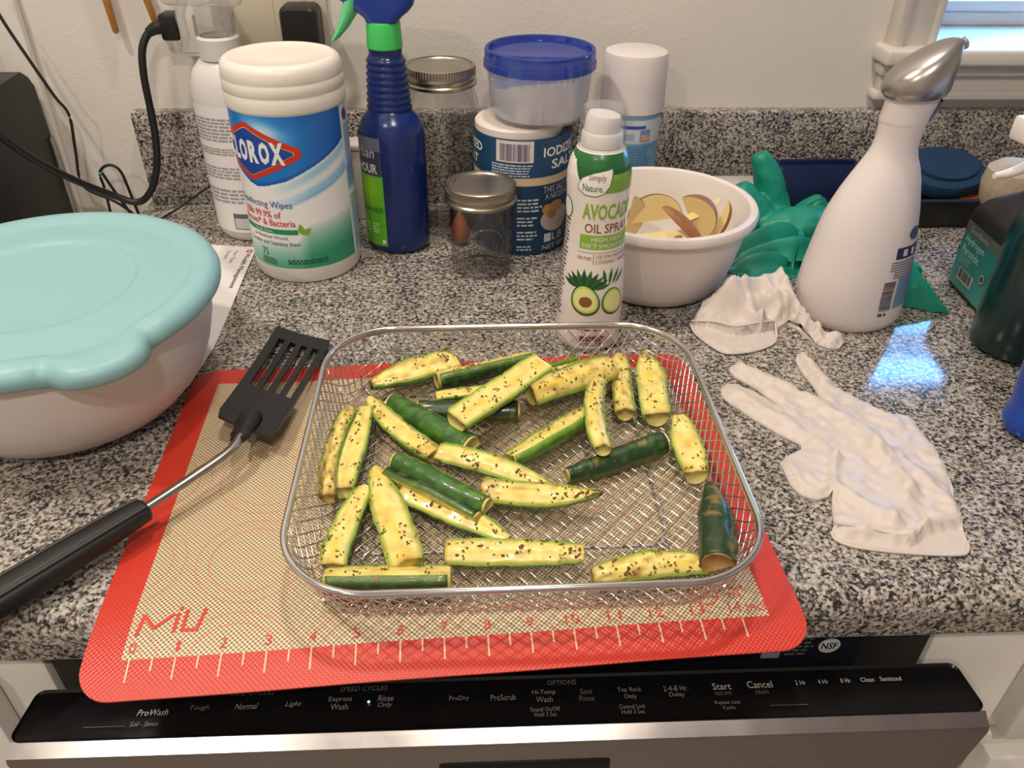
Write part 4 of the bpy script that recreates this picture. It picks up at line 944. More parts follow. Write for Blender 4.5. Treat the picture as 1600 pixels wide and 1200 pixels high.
stuff(prnt('small_print', join(dashes(-40*D2, 14*D2, .0885, .1020, 5, 41, .45), dashes(-8*D2, 22*D2, .050, .066, 4, 42, .45), dashes(-8*D2, 16*D2, .034, .046, 3, 43, .45), dashes(-8*D2, 18*D2, .018, .030, 3, 44, .45), dashes(-8*D2, 10*D2, .006, .013, 2, 45, .45)), ss, ink((200, 208, 214)), sl, .0005))
prnt('label_print', textvf('THIS SALT IS', 23*D2, 66*D2, .0700, .0770), ss, ink((190, 196, 200)), sl, .0005)
prnt('label_print', textvf('A NECESSARY', 26*D2, 70*D2, .0625, .0685), ss, ink((190, 196, 200)), sl, .0005)
prnt('picture_bowl', ell2(44*D2, .0390, .021, .0140), ss, ink((176, 158, 152)), sl, .0005); prnt('picture_root', ell2(30*D2, .0515, .0070, .0058), ss, ink((176, 132, 84)), sl, .0008)
prnt('picture_root', ell2(42*D2, .0535, .0095, .0065), ss, ink((166, 120, 76)), sl, .0011); prnt('picture_root', ell2(36*D2, .0455, .006, .005), ss, ink((150, 108, 66)), sl, .0010)
prnt('label_box', rect2(26*D2, 36*D2, .0140, .0235), ss, ink((196, 198, 200)), sl, .0005); prnt('label_print', textvf('LB', 38*D2, 56*D2, .0145, .0230), ss, ink((190, 196, 200)), sl, .0005)
prnt('label_print', textvf('NET WT', 24*D2, 62*D2, .0050, .0105), ss, ink((190, 196, 200)), sl, .0005)

tb = thing('storage_tub', 'round translucent tub of white powder with a blue lid, stacked on the salt canister', 'container', (.1780, .5230, .1352), .3)
MILKY = thinglass('milky_tub_plastic', (.93, .94, .97), .8, .05, (232, 230, 234), .24, .12)
mk('body', lathe([(0, 0), (.040, 0), (.0455, .002), (.0490, .008), (.0535, .0525), (.0548, .0530), (.0548, .055), (.052, .055), (.0478, .010), (.044, .004), (0, .003)], 72, cap=False), MILKY, tb)
pw = []; n = 48; rows = [(.0440, .0045), (.0474, .0100), (.0495, .0250)]
V, F = lathe(rows, n, cap=False); top0 = len(rows)
P2 = list(V)
for i in range(n):
    a = 2*PI*i/n; zt_ = .0385+.011*math.sin(a*1+2.6)+.004*nz(math.cos(a)*2, math.sin(a)*2, 3); q = i*3+2
    r_q = .0474+(zt_-.010)*.105; P2[q] = (r_q*math.cos(a), r_q*math.sin(a), zt_)
cidx = len(P2); P2.append((0, 0, .028)); P2.append((0, 0, .0045))
F += [(i*3+2, ((i+1) % n)*3+2, cidx) for i in range(n)]+[(((i+1) % n)*3, i*3, cidx+1) for i in range(n)]
mk('powder', (P2, F), pm('white_powder', (246, 243, 240), .9, 0, .03, 300, .4, 500), tb)
BLID = thinglass('blue_lid_plastic', (.30, .40, .80), .8, .07, (44, 74, 176), .72, .1)
mk('lid', lathe([(.0560, .0505), (.0566, .0510), (.0564, .0570), (.0554, .0575), (.0555, .0655), (.0548, .0680), (.0530, .0690), (.0512, .0680), (.0500, .0640), (.0480, .0632), (0, .0632)], 72, cap=False), BLID, tb)

# tall aerosol can behind
ac = thing('aerosol_can', 'tall aerosol can with plain white cap and pale blue label behind the oil spray', 'aerosol can', (.2840, .5720, 0))
mk('body', lathe([(0, .001), (.030, .001), (.0325, .004), (.0325, .128), (.0315, .132), (0, .132)], 64, cap=False), pm('can_white', (205, 208, 212), .3, .2, .02), ac)
mk('cap', lathe([(.0335, .1300), (.0350, .1310), (.0345, .1600), (.0338, .1850), (.0325, .1890), (.029, .1905), (0, .1910)], 64, cap=False), pm('cap_white', (216, 208, 206), .42, 0, .02), ac)
as_ = cylsurf(.0325, .0325)
al = lgrid('label', as_, -.055, .046, .004, .1285, 40, 90, lambda s, t: (112, 168, 206) if t > .1245 else ((206, 212, 222) if t > .100 else ((118, 164, 200) if t > .030 else (206, 208, 216))), LABM, ac, .0003)
prnt('label_bar', rect2(-.02, .012, .1160, .1195), as_, ink((40, 84, 176)), al, .0006); prnt('label_box', rect2(.006, .018, .1020, .1150), as_, ink((120, 140, 180)), al, .0006)
prnt('label_box', rect2(.007, .017, .1030, .1095), as_, ink((196, 160, 120)), al, .0009); prnt('label_box', rect2(-.012, .000, .1040, .1110), as_, ink((160, 180, 210)), al, .0006)
stuff(prnt('small_print', dashes(-.02, .028, .034, .098, 22, 51), as_, ink((84, 128, 172)), al, .0006))

# ------------------------------------------------------------------ avocado oil spray
oc = thing('oil_spray_can', 'white and green avocado oil spray can with a clear cap, standing behind the basket', 'spray can', (.2125, .3105, 0))
OP = [(0, .0275), (.004, .0283), (.045, .0288), (.075, .0272), (.100, .0250), (.118, .0246), (.135, .0252), (.150, .0260), (.158, .0258), (.166, .0243), (.173, .0216), (.177, .0192)]
def orad(t): return interp(t, OP)
prof = [(0, .0012), (.0235, .0012), (.0262, 0)]+[(orad(k*.003), max(.0025, k*.003)) for k in range(60) if k*.003 <= .177]+[(.0150, .179), (0, .179)]
mk('body', lathe(prof, 80, cap=False), pm('can_matte_white', (226, 216, 212), .34, 0, .02), oc)
os_ = cylsurf(orad, .0262); D3 = .0262*PI/180
def oilcol(s, t):
    ph = s/D3
    lo = interp(ph, [(-90, .173), (-62, .170), (-50, .160), (-38, .1525), (-15, .149), (12, .149), (90, .160)])
    if ph > 5 and .1475 < t < .1625: return (124, 164, 62)
    if t > lo or (ph > 5 and t >= .1625): return lerp3((16, 76, 36), (38, 112, 56), (t-.150)/.03)
    if t > lo-.0012 and ph < 5: return (240, 238, 236)
    return (230, 221, 217)
ol = lgrid('label', os_, -100*D3, 100*D3, .004, .1765, 160, 150, oilcol, LABM, oc)
def leaf(cx_, cz2, w_, h_, lean=0):
    return [(cx_+w_*x+lean*y, cz2+h_*y) for x, y in ((-1, -.55), (-.55, -.95), (.1, -1), (.55, -.75), (.85, -.2), (1, .75), (.98, .98), (.5, .85), (-.2, .62), (-.75, .25), (-.97, -.2))]
prnt('logo_leaf_edge', poly2(leaf(-15*D3, .1560, .0148, .0118)), os_, ink((48, 112, 56)), ol, .0004, .002)
prnt('logo_leaf', poly2(leaf(-15*D3, .1560, .0139, .0109)), os_, ink((236, 232, 226)), ol, .0007, .002)
prnt('logo_print', textvf('Simply', -26*D3, 4*D3, .1565, .1630), os_, ink((120, 70, 40)), ol, .0010); prnt('logo_print', textvf('Nature.', -36*D3, 0*D3, .1490, .1545), os_, ink((70, 70, 62)), ol, .0010)
prnt('label_print', textvf('AVOCADO', -35*D3, 76*D3, .1245, .1385, 0, .03), os_, ink((136, 176, 60)), ol, .0005)
prnt('label_print', textvf('OIL SPRAY', -29*D3, 68*D3, .1130, .1212, 0, .01), os_, ink((132, 78, 48)), ol, .0005)
prnt('label_bar', rect2(-37*D3, 85*D3, .0985, .1112), os_, ink((134, 178, 66)), ol, .0004)
prnt('label_print', textvf('HIGH HEAT', -14*D3, 52*D3, .1057, .1098), os_, WHITEINK, ol, .0007); prnt('label_print', textvf('500\u00b0F SMOKE POINT', -32*D3, 80*D3, .1000, .1041), os_, WHITEINK, ol, .0007)
prnt('label_bar', rect2(-39*D3, 62*D3, .0955, .0959), os_, ink((132, 78, 48)), ol, .0004); prnt('label_bar', rect2(-8.5*D3, -7.5*D3, .0855, .0945), os_, ink((132, 78, 48)), ol, .0004)
prnt('label_print', textvf('100% PURE', -39*D3, -12*D3, .0890, .0922), os_, ink((132, 78, 48)), ol, .0005)
prnt('label_print', textvf('USE FOR HIGH HEAT', -4*D3, 70*D3, .0908, .0940), os_, ink((132, 78, 48)), ol, .0005); prnt('label_print', textvf('COOKING \u00b7 BAKING', -4*D3, 70*D3, .0862, .0894), os_, ink((132, 78, 48)), ol, .0005)
def frond(cx_, cz2, an, l, w_):
    d_x, d_z = math.cos(an), math.sin(an)
    return [(cx_+d_x*l*t-d_z*w_*e, cz2+d_z*l*t+d_x*w_*e) for t, e in ((0, 0), (.3, -.8), (.6, -1), (1, 0), (.6, 1), (.3, .8))]
for k in range(10):
    prnt('picture_frond', poly2(frond(-20*D3+(-4+k)*.0012, .0630, math.radians(158-k*16), .0185-.0005*abs(k-4), .0021)), os_, ink((36, 96, 48) if k % 2 else (24, 72, 40)), ol, .0004+.00002*k, .003)
for k in range(4): prnt('picture_frond', poly2(frond((18+k*6)*D3, .066, math.radians(100-k*18), .016, .0016)), os_, ink((40, 100, 52)), ol, .0004+.00002*k, .003)
for ex, ez, q in ((34*D3, .050, .9), (-17*D3, .0525, 1)):
    def avo(g, dz=0): return [(ex+g*q*(.0115*math.cos(a)*(1-.12*math.sin(a))-.0015*math.sin(a)), ez+dz+g*q*.0145*math.sin(a)) for a in [2*PI*k/32 for k in range(32)]]
    b_ = 0 if q < 1 else .0003
    prnt('picture_avocado_skin', poly2(avo(1)), os_, ink((44, 96, 36)), ol, .0008+b_, .002); prnt('picture_avocado_flesh', poly2(avo(.88, .0006)), os_, ink((196, 212, 108)), ol, .0010+b_, .002)
    prnt('picture_avocado_flesh', poly2(avo(.74, .0006)), os_, ink((226, 228, 150)), ol, .0012+b_, .002)
    if q == 1: prnt('picture_avocado_pit', ell2(ex+.0005, ez-.001, .0050, .0050), os_, ink((134, 84, 44)), ol, .0018)
prnt('label_print', textvf('CAUTION: FLAMMABLE', -30*D3, 24*D3, .0255, .0275), os_, ink((70, 60, 60)), ol, .0005)
stuff(prnt('small_print', join(dashes(-30*D3, 20*D3, .0215, .0245, 1, 61), dashes(-95*D3, -62*D3, .030, .125, 26, 62), dashes(-22*D3, 24*D3, .006, .010, 2, 63)), os_, ink((96, 84, 84)), ol, .0005))
for k in range(4): prnt('label_box', rect2((-22+k*11)*D3, (-13+k*11)*D3, .011, .0165), os_, ink((110, 92, 92)), ol, .0005)
prnt('badge_edge', ell2(-74*D3, .1300, .0075, .0095, 20), os_, ink((60, 130, 70)), ol, .0005); prnt('badge', ell2(-74*D3, .1300, .0066, .0086, 20), os_, ink((232, 228, 224)), ol, .0008)
mk('actuator', join(lathe([(0, .179), (.0165, .179), (.0165, .188), (.0150, .190), (0, .190)], 40, cap=False), xform(lathe([(0, 0), (.0142, 0), (.0140, .011), (.0125, .0145), (0, .0155)], 32, cap=False), Matrix.Translation((-.001, 0, .188)) @ Matrix.Rotation(.12, 4, 'Y'))), pm('actuator_white', (232, 226, 220), .4, 0, .02), oc)
mk('cap', lathe([(.0190, .1755), (.0186, .185), (.0176, .2045), (.0165, .2080), (.0130, .2095), (0, .2095)], 56, cap=False), thinglass('clear_cap', (.955, .96, .97), 1.0, .10, (235, 235, 240), .10, .06), oc)

# ------------------------------------------------------------------ white bowl of wedges
bw = thing('serving_bowl', 'white round plastic bowl with a thick rolled rim holding pale wedges', 'bowl', (.2920, .4150, 0))
mk('body', lathe([(0, .002), (.050, .002), (.052, 0), (.056, .0006), (.0640, .006), (.0705, .016), (.0765, .034), (.0815, .056), (.0842, .074), (.0862, .0785), (.0900, .0778), (.0922, .0800), (.0926, .0840), (.0908, .0875), (.0875, .0888), (.0842, .0872), (.0822, .0820), (.0785, .058), (.0730, .034), (.066, .015), (.056, .007), (0, .006)], 96, cap=False), pm('bowl_white', (222, 213, 206), .4, 0, .025), bw)
PFLESH = pm('wedge_flesh', (232, 206, 142), .42, 0, .08, 90, .1, 300, sss=.1); PSKIN = pm('wedge_skin', (150, 98, 62), .5, 0, .3, 160, .2, 400)
def wedge(label, c, ax, outv, a, b, al):
    ax = Vector(ax).normalized(); ov_ = Vector(outv); ov_ = (ov_-ax*ov_.dot(ax)).normalized(); sd = ax.cross(ov_)
    t = thing('potato_wedge', label, 'wedge', c, 0, 'pale wedges in the white bowl')
    def P(u, ang, k=1): return ax*(a*math.cos(u)*k)+(ov_*math.cos(ang)+sd*math.sin(ang))*(b*math.sin(u)*k)
    NU, NA = 18, 6
    for nm, k, m in (('flesh', .985, PFLESH), ('skin', 1.0, PSKIN)):
        V, F = [], []
        for i in range(NU+1):
            for j in range(NA+1): V.append(P(PI*i/NU, -al+2*al*j/NA, k))
        for i in range(NU):
            for j in range(NA): q = i*(NA+1)+j; F.append((q, q+1, q+NA+2, q+NA+1))
        if nm == 'flesh':
            n0 = len(V); V += [P(PI*i/NU, 0, 1)*0+ax*(a*math.cos(PI*i/NU)*k) for i in range(NU+1)]
            for i in range(NU): F.append((n0+i, i*(NA+1), (i+1)*(NA+1), n0+i+1)); F.append((n0+i+1, (i+1)*(NA+1)+NA, i*(NA+1)+NA, n0+i))
        mk(nm, (V, F), m, t)
for w_ in (('half round pale wedge standing at the left of the bowl behind the oil spray can', (.2600, .412, .070), (.15, 0, 1), (.55, .35, 0), .023, .019, .22),
           ('broad half round wedge facing the viewer left of the crossed pieces', (.2880, .416, .066), (1, .1, .1), (-.1, .45, 1), .028, .026, .25),
           ('pale wedge lying flat in front with reddish brown skin at its right end', (.2880, .388, .0670), (1, -.25, .22), (.35, -.2, -1), .032, .022, .5),
           ('wedge turned skin up, its brown back crossing the pile diagonally', (.3070, .384, .0735), (.72, -.28, -.62), (.2, -.65, .75), .027, .0095, .8),
           ('thin pale sliver sticking out toward the back of the bowl', (.3260, .404, .0830), (.9, .25, .38), (0, -.2, -1), .025, .007, .5),
           ('large flat faced wedge with a brown skin edge at the right of the pile', (.3190, .405, .0720), (-.42, .1, .9), (.95, -.25, .25), .024, .027, .30),
           ('narrow wedge standing at the far right side of the bowl', (.3480, .408, .0690), (.35, .1, 1), (.6, -.4, .1), .021, .011, .5),
           ('small wedge end peeking out beneath the crossed pieces', (.3080, .386, .0600), (.9, .1, .3), (.1, -.4, 1), .014, .009, .5)): wedge(*w_)

# ------------------------------------------------------------------ white tapered freshener bottle with silver head
fb = thing('freshener_bottle', 'white pear shaped spray bottle with a silver trigger head, right of the bowls', 'spray bottle', (.4665, .3400, 0))
FR = [(0, 0, .0400), (.003, 0, .0445), (.0106, .0005, .0480), (.020, -.0015, .0492), (.038, -.0040, .0495), (.055, -.0038, .0484), (.071, -.0035, .0465), (.087, -.0034, .0442), (.1021, -.0033, .0413), (.114, -.0025, .0383), (.126, -.0018, .0345), (.138, -.0006, .0302), (.149, .0002, .0257), (.158, .0000, .0214), (.166, .0000, .0188), (.1764, .0004, .0184), (.187, .0005, .0192)]
KY = .78
def frad(t): return interp(t, [(z, r) for z, c, r in FR])
def fcen(t): return interp(t, [(z, c) for z, c, r in FR])
def ering(z, c, r, n=56, ky=KY, cy=0, tilt=0): return [(c+r*math.cos(2*PI*k/n), cy+r*ky*math.sin(2*PI*k/n), z+tilt*r*math.cos(2*PI*k/n)) for k in range(n)]
FW = pm('freshener_white', (224, 215, 212), .36, 0, .02)
mk('body', loft([ering(z, c, r) for z, c, r in FR]), FW, fb)
mk('neck', loft([ering(z, c, r) for z, c, r in ((.1868, .0006, .0196), (.190, .0006, .0199), (.1975, .0020, .0202), (.206, .0034, .0213), (.2110, .0040, .0224))]), FW, fb)
hd_ = mk('head', loft([ering(z, c, r, 56, .85, 0, t) for z, c, r, t in ((.2085, .0040, .0240, .10), (.2120, .0035, .0262, .12), (.2160, .0030, .0270, .14), (.2230, .0035, .0268, .18), (.2300, .0050, .0255, .24), (.2370, .0080, .0225, .30), (.2430, .0120, .0180, .34), (.2475, .0160, .0125, .36), (.2500, .0190, .0060, .36))]), pm('silver_plastic', (176, 172, 168), .26, .85, .03), fb)
mk('nozzle', xform(lathe([(0, 0), (.0048, 0), (.0048, .006), (.0038, .007), (.002, .0065), (0, .005)], 20, cap=False), Matrix.Translation((.0265, -.001, .2460)) @ Matrix.Rotation(1.15, 4, 'Y')), pm('silver_plastic', (176, 172, 168)), hd_)
mk('trigger', tube([(.0240, -.002, .2130), (.0245, -.002, .204), (.0225, -.002, .195), (.0205, -.002, .1875)], [.0040, .0035, .0028, .0018], 10), pm('slate_trigger', (88, 104, 128), .4, 0, .05), hd_)
def fs(s, t):     # s in degrees round from the front towards +x
    a = math.radians(s-24); r = frad(t); return (fcen(t)+r*math.sin(a), -r*KY*math.cos(a), t), Vector((math.sin(a)*KY, -math.cos(a), .25)).normalized()
def fpr(nm, vf, m, off=.0005, step=6):
    V = []
    for s, t, _ in (cutx(vf, step) if step else vf)[0]: p_, n_ = fs(s, t); V.append(tuple(Vector(p_)+n_*off))
    return mk(nm, (V, (cutx(vf, step) if step else vf)[1]), m, fb, False)
fpr('label_panel', rect2(44, 100, .076, .0865), ink((52, 50, 92)))
for k in range(3): fpr('label_icon', rect2(53+k*14, 60+k*14, .0782, .0845), ink((214, 212, 222)), .0009)
fpr('label_panel', rect2(55, 100, .026, .058), ink((132, 168, 196)))
stuff(fpr('small_print', join(*[rect2(40+6*(k > 3), 92, .0735-.0024*k-.0010, .0735-.0024*k) for k in range(7)]), ink((98, 96, 118)), .0006))
stuff(fpr('small_print', join(*[rect2(57, 96, .056-.0022*k-.0009, .056-.0022*k) for k in range(13)]), ink((104, 134, 168)), .0009))
stuff(fpr('barcode', barcode(37, 52, .026, .055, 4, False), ink((70, 66, 92)), .0006, 6))
fpr('label_print', rect2(37, 42, .0205, .0235), ink((70, 66, 92))); fpr('label_print', rect2(44, 47, .0205, .0235), ink((70, 66, 92)))
fpr('label_logo', ell2(72, .097, 12, .006, 20), ink((74, 88, 122)))

# ------------------------------------------------------------------ disposable gloves
LATEX = pm('white_latex', (206, 194, 186), .48, 0, .03, 80, .25, 220, .0012, sss=.1)
def gl_sheet(name, label, poly, hf, cell, beads, grp):
    cx_ = sum(p[0] for p in poly)/len(poly); cy_ = sum(p[1] for p in poly)/len(poly)
    t = thing(name, label, 'glove', (cx_, cy_, 0), 0, grp)
    V, F = sheet([(x-cx_, y-cy_) for x, y in poly], cell, lambda x, y, e: hf(x+cx_, y+cy_, e), lambda x, y: .0004)
    mk('glove_body', (V, F), LATEX, t, 2)
    for b in beads: mk('cuff_bead', tube([(x-cx_, y-cy_, z) for x, y, z in spline(b, 5)], .0011, 8), LATEX, t)
    return t
FO = [(330, 253), (334, 256), (342, 256), (349, 250), (364, 235), (383, 212), (393, 204), (393, 223), (390, 246), (391, 262), (395, 270), (401, 271), (405, 263), (410, 243), (414, 219), (426, 200), (437, 186), (456, 179), (458, 150), (456, 123), (451, 98), (443, 80), (443, 70), (437, 56), (434, 44), (428, 36), (421, 34), (390, 37), (359, 43), (347, 49), (346, 56), (351, 63), (355, 78), (361, 94), (357, 90), (347, 87), (338, 92), (334, 102), (334, 115), (334, 127), (343, 135), (355, 142), (357, 147), (345, 159), (330, 179), (319, 196), (312, 210), (314, 221), (320, 228), (329, 228), (342, 217), (355, 196), (343, 222), (330, 238), (328, 247)]
FO = [(x/1000, y/1000) for x, y in FO]
RID = [((392, 188), (409, 140), .0055, 7), ((409, 140), (416, 94), .007, 6), ((361, 96), (389, 62), .006, 5), ((416, 94), (389, 62), .005, 6), ((367, 146), (376, 130), .004, 4), ((376, 130), (361, 96), .0065, 3.5), ((334, 115), (350, 95), .005, 9), ((348, 60), (394, 46), .0062, 3), ((394, 46), (408, 57), .0055, 3), ((408, 57), (439, 63), .0062, 3),
       ((405, 171), (438, 80), .0040, 6), ((322, 208), (357, 165), .0045, 6), ((336, 250), (385, 198), .0048, 6), ((396, 264), (402, 226), .0050, 5), ((430, 180), (452, 120), .0025, 10)]
def flat_h(x, y, e):
    h = .0022+.0022*min(1, e/.006)
    for a, b, hh, w_ in RID:
        d_, t_ = segd((x*1000, y*1000), a, b); h += hh*math.exp(-(d_/w_)**2)*.75
    h += .0020*nz(x*60, y*60, 1)+.0024*(.6-abs(nz((x+y)*75, (x-y)*45, 4))*2)+.0012*(.6-abs(nz(x*190, y*150, 6))*2)
    # open cuff: the under layer lies flat in front of the upper edge
    lim = interp(x, [(.345, .055), (.394, .0435), (.408, .054), (.439, .062)])
    if y < lim-.001: h = .0016+.0008*nz(x*160, y*160, 2)
    return max(.0012, h*min(1, .35+e/.003))
gl_sheet('disposable_glove', 'white disposable glove lying flat with fingers spread at the right of the basket', FO, flat_h, .0026,
   [[(.3465, .056, .0015), (.348, .049, .0014), (.360, .0425, .0014), (.390, .0368, .0014), (.421, .0342, .0014), (.430, .037, .0014), (.434, .045, .0016)], [(.3485, .0585, .0085), (.37, .0530, .0080), (.394, .0455, .0080), (.408, .0565, .0080), (.425, .0605, .0085), (.438, .0625, .0060)]], 'white disposable gloves on the worktop')
CO = [(311, 322), (313, 307), (323, 285), (334, 274), (357, 277), (378, 287), (385, 298), (389, 312), (397, 318), (405, 324), (411, 315), (416, 299), (418, 286), (427, 278), (437, 280), (446, 290), (444, 296), (428, 299), (419, 308), (415, 322), (413, 345), (404, 360), (388, 362), (366, 352), (350, 341), (333, 338), (321, 334)]
CO = [(x/1000, y/1000) for x, y in CO]
CR = [((338, 332), (352, 338), .012, 7), ((352, 338), (400, 358), .016, 9), ((345, 336), (372, 308), .012, 6), ((372, 308), (384, 300), .012, 5), ((400, 356), (412, 312), .014, 6), ((372, 330), (398, 330), .010, 5), ((412, 312), (420, 296), .012, 5), ((420, 296), (440, 288), .006, 5), ((385, 345), (392, 322), .009, 4), ((360, 345), (366, 320), .007, 4)]
def crum_h(x, y, e):
    X, Y = x*1000, y*1000; lim = interp(X, [(311, 326), (330, 312), (347, 303), (368, 306), (385, 313)])
    up_ = max(0, min(1, (Y-300)/45)); h = .007+.018*up_*up_*(3-2*up_)
    for a, b, hh, w_ in CR:
        d_, t_ = segd((X, Y), a, b); h += hh*math.exp(-(d_/w_)**1.5)*.75
    h += .0050*(.5-abs(nz(x*55, y*55, 7))*1.6)+.0022*(.5-abs(nz(x*140, y*130, 9))*1.6)
    if X < 388 and Y < lim: h = .0025+.0035*min(1, max(0, (lim-Y)/12))*0+.0022*abs(nz(x*180, y*90, 3))
    return max(.0015, h*min(1, .25+e/.004))
gl_sheet('disposable_glove', 'crumpled white disposable glove heaped against the freshener bottle', CO, crum_h, .0024,
   [[(.311, .322, .004), (.3125, .307, .0025), (.323, .2855, .0018), (.334, .2748, .0016), (.357, .2775, .0016), (.3775, .2875, .0018), (.385, .298, .003), (.387, .311, .010)], [(.312, .324, .006), (.330, .3125, .0120), (.347, .3035, .0125), (.368, .3065, .0140), (.386, .3125, .0120)]], 'white disposable gloves on the worktop')

def remeshed(name, vf, vox, m, parent, wr_amp=.0018, fr_=60, sm=2, seed=0):
    me = bpy.data.meshes.new('tmp'); me.from_pydata([tuple(p) for p in vf[0]], [], vf[1]); o = bpy.data.objects.new('tmp', me); COL.objects.link(o)
    md = o.modifiers.new('r', 'REMESH'); md.mode = 'VOXEL'; md.voxel_size = vox
    if sm: ms = o.modifiers.new('s', 'SMOOTH'); ms.iterations = sm; ms.factor = .5
    bpy.context.view_layer.update(); dg = bpy.context.evaluated_depsgraph_get()
    nm = bpy.data.meshes.new_from_object(o.evaluated_get(dg)); bpy.data.objects.remove(o); nm.name = name
    for v in nm.vertices:
        p = v.co; v.co = p+v.normal*(wr_amp*(.5-abs(nz(p.x*fr_, p.y*fr_, p.z*fr_+seed))*1.8)+wr_amp*.4*nz(p.x*fr_*2.5, p.y*fr_*2.5, p.z*fr_*2.5))
    for v in nm.vertices: v.co.z = max(v.co.z, .0006)
    nm.update(); return link(name, nm, m, parent, 2)
gg = thing('rubber_glove', 'teal green rubber glove heaped behind the bowl and the freshener bottle', 'glove', (.45, .47, 0))
go = Vector((.45, .47, 0))
def gt(pts, r, flat=1, k=6): return [tuple(Vector(p)-go) for p in tube(spline(pts, k), r, 14, flat=flat)[0]], tube(spline(pts, k), r, 14, flat=flat)[1]
def rr_(vals, k=6):
    out = []
    for a, b in zip(vals, vals[1:]): out += [a+(b-a)*q/k for q in range(k)]
    return out+[vals[-1]]
gparts = [
    gt([(.458, .540, .006), (.452, .542, .030), (.442, .545, .058), (.431, .547, .080), (.4285, .548, .087)], rr_([.021, .019, .0165, .012, .006])),
    gt([(.440, .520, .010), (.425, .522, .030), (.410, .524, .050), (.405, .525, .060)], rr_([.020, .018, .014, .008])),
    gt([(.430, .510, .012), (.455, .505, .018), (.480, .505, .020), (.505, .500, .018), (.530, .480, .012)], rr_([.020, .026, .028, .026, .016]), .75),
    gt([(.470, .515, .020), (.490, .520, .040), (.500, .522, .042)], rr_([.016, .012, .007]), .6),
    gt([(.420, .470, .010), (.440, .480, .014), (.465, .485, .014)], .018, .7),
    gt([(.500, .490, .012), (.525, .455, .012), (.545, .420, .014), (.552, .395, .014)], rr_([.016, .016, .017, .014]), .7),
]
def tent(crest, w, hgt, along='x', sharp=1.0):
    pts = spline(crest, 6); n = len(pts); rings = []
    for i, p in enumerate(pts):
        t = i/(n-1); e = min(1, .35+4*min(t, 1-t)); zl = max(.0008, p.z-hgt); ring = []
        for q, f in ((-1.25, -.10), (-1, .0), (-.62, .22), (-.36, .55), (-.16, .90), (0, 1), (.16, .92), (.38, .60), (.62, .25), (1, 0), (1.25, -.10)):
            o_ = q*w*e; z_ = max(.0006, zl+(p.z-zl)*f)+.0007*nz(p.x*140, q*3, p.y*140)
            ring.append(Vector((p.x+(o_ if along == 'y' else 0), p.y+(o_ if along == 'x' else 0), z_))-go)
        rings.append(ring[::-1] if along == 'x' else ring)
    return loft(rings)
folds = [tent([(.3801, .452, .0102), (.3941, .458, .0266), (.4139, .462, .0371), (.4383, .466, .0417), (.4560, .464, .0330)], .014, .026),
    tent([(.3789, .444, .0060), (.397, .448, .0171), (.42, .450, .0255), (.4461, .450, .0319), (.470, .448, .0305)], .011, .020),
    tent([(.3780, .434, .0040), (.3887, .438, .0121), (.4082, .439, .0189), (.4252, .439, .0195), (.4400, .437, .0126)], .010, .018),
    tent([(.3830, .424, .0030), (.4059, .424, .0075), (.4313, .425, .0090), (.446, .424, .006)], .007, .009),
    tent([(.4680, .450, .0310), (.4650, .440, .0210), (.4590, .429, .0110), (.4530, .419, .0030)], .009, .020, 'y'),
    tent([(.4500, .446, .0270), (.4457, .437, .0163), (.4424, .427, .0070), (.440, .420, .002)], .006, .014, 'y'),
    tent([(.452, .512, .030), (.470, .510, .037), (.4944, .514, .0485), (.503, .512, .042), (.510, .508, .034)], .014, .034),
    tent([(.500, .508, .030), (.515, .510, .036), (.5322, .512, .0415), (.545, .500, .028)], .014, .030),
    tent([(.456, .496, .034), (.475, .494, .029), (.500, .490, .026), (.525, .482, .020)], .013, .022)]
RUB = pm('teal_rubber', (18, 138, 114), .42, 0, .08, 40, .15, 500)
remeshed('glove_body', join(*gparts), .0019, RUB, gg, .0010, 45, 1, 3)
for fv in folds: mk('glove_fold', fv, RUB, gg, True)
def tri(a, b, c, n=10):
    a, b, c = Vector(a), Vector(b), Vector(c); V = []; F = []; id_ = {}
    for i in range(n+1):
        for j in range(n+1-i):
            id_[i, j] = len(V); V.append(a+(b-a)*(i/n)+(c-a)*(j/n))
    for i in range(n):
        for j in range(n-i):
            F.append((id_[i, j], id_[i+1, j], id_[i, j+1]))
            if i+j < n-1: F.append((id_[i+1, j], id_[i+1, j+1], id_[i, j+1]))
    return V, F
T0, B1, B2, B3, M0 = (.5215, .388, .056), (.5685, .3385, .0012), (.5120, .3640, .0012), (.5450, .428, .0012), (.539, .356, .024)
V, F = join(tri(T0, M0, B1), tri(T0, B2, M0), tri(M0, B2, B1), tri(T0, B1, B3), tri(T0, B3, B2), tri(B1, B2, B3))
cuff = mk('cuff', ([Vector((x+.0015*nz(x*60, y*60, z*60), y+.003*nz(x*50, y*50, z*50+4), max(.0006, z+.002*nz(x*70, y*70, 2)))) - go for x, y, z in V], F), RUB, gg, 2)

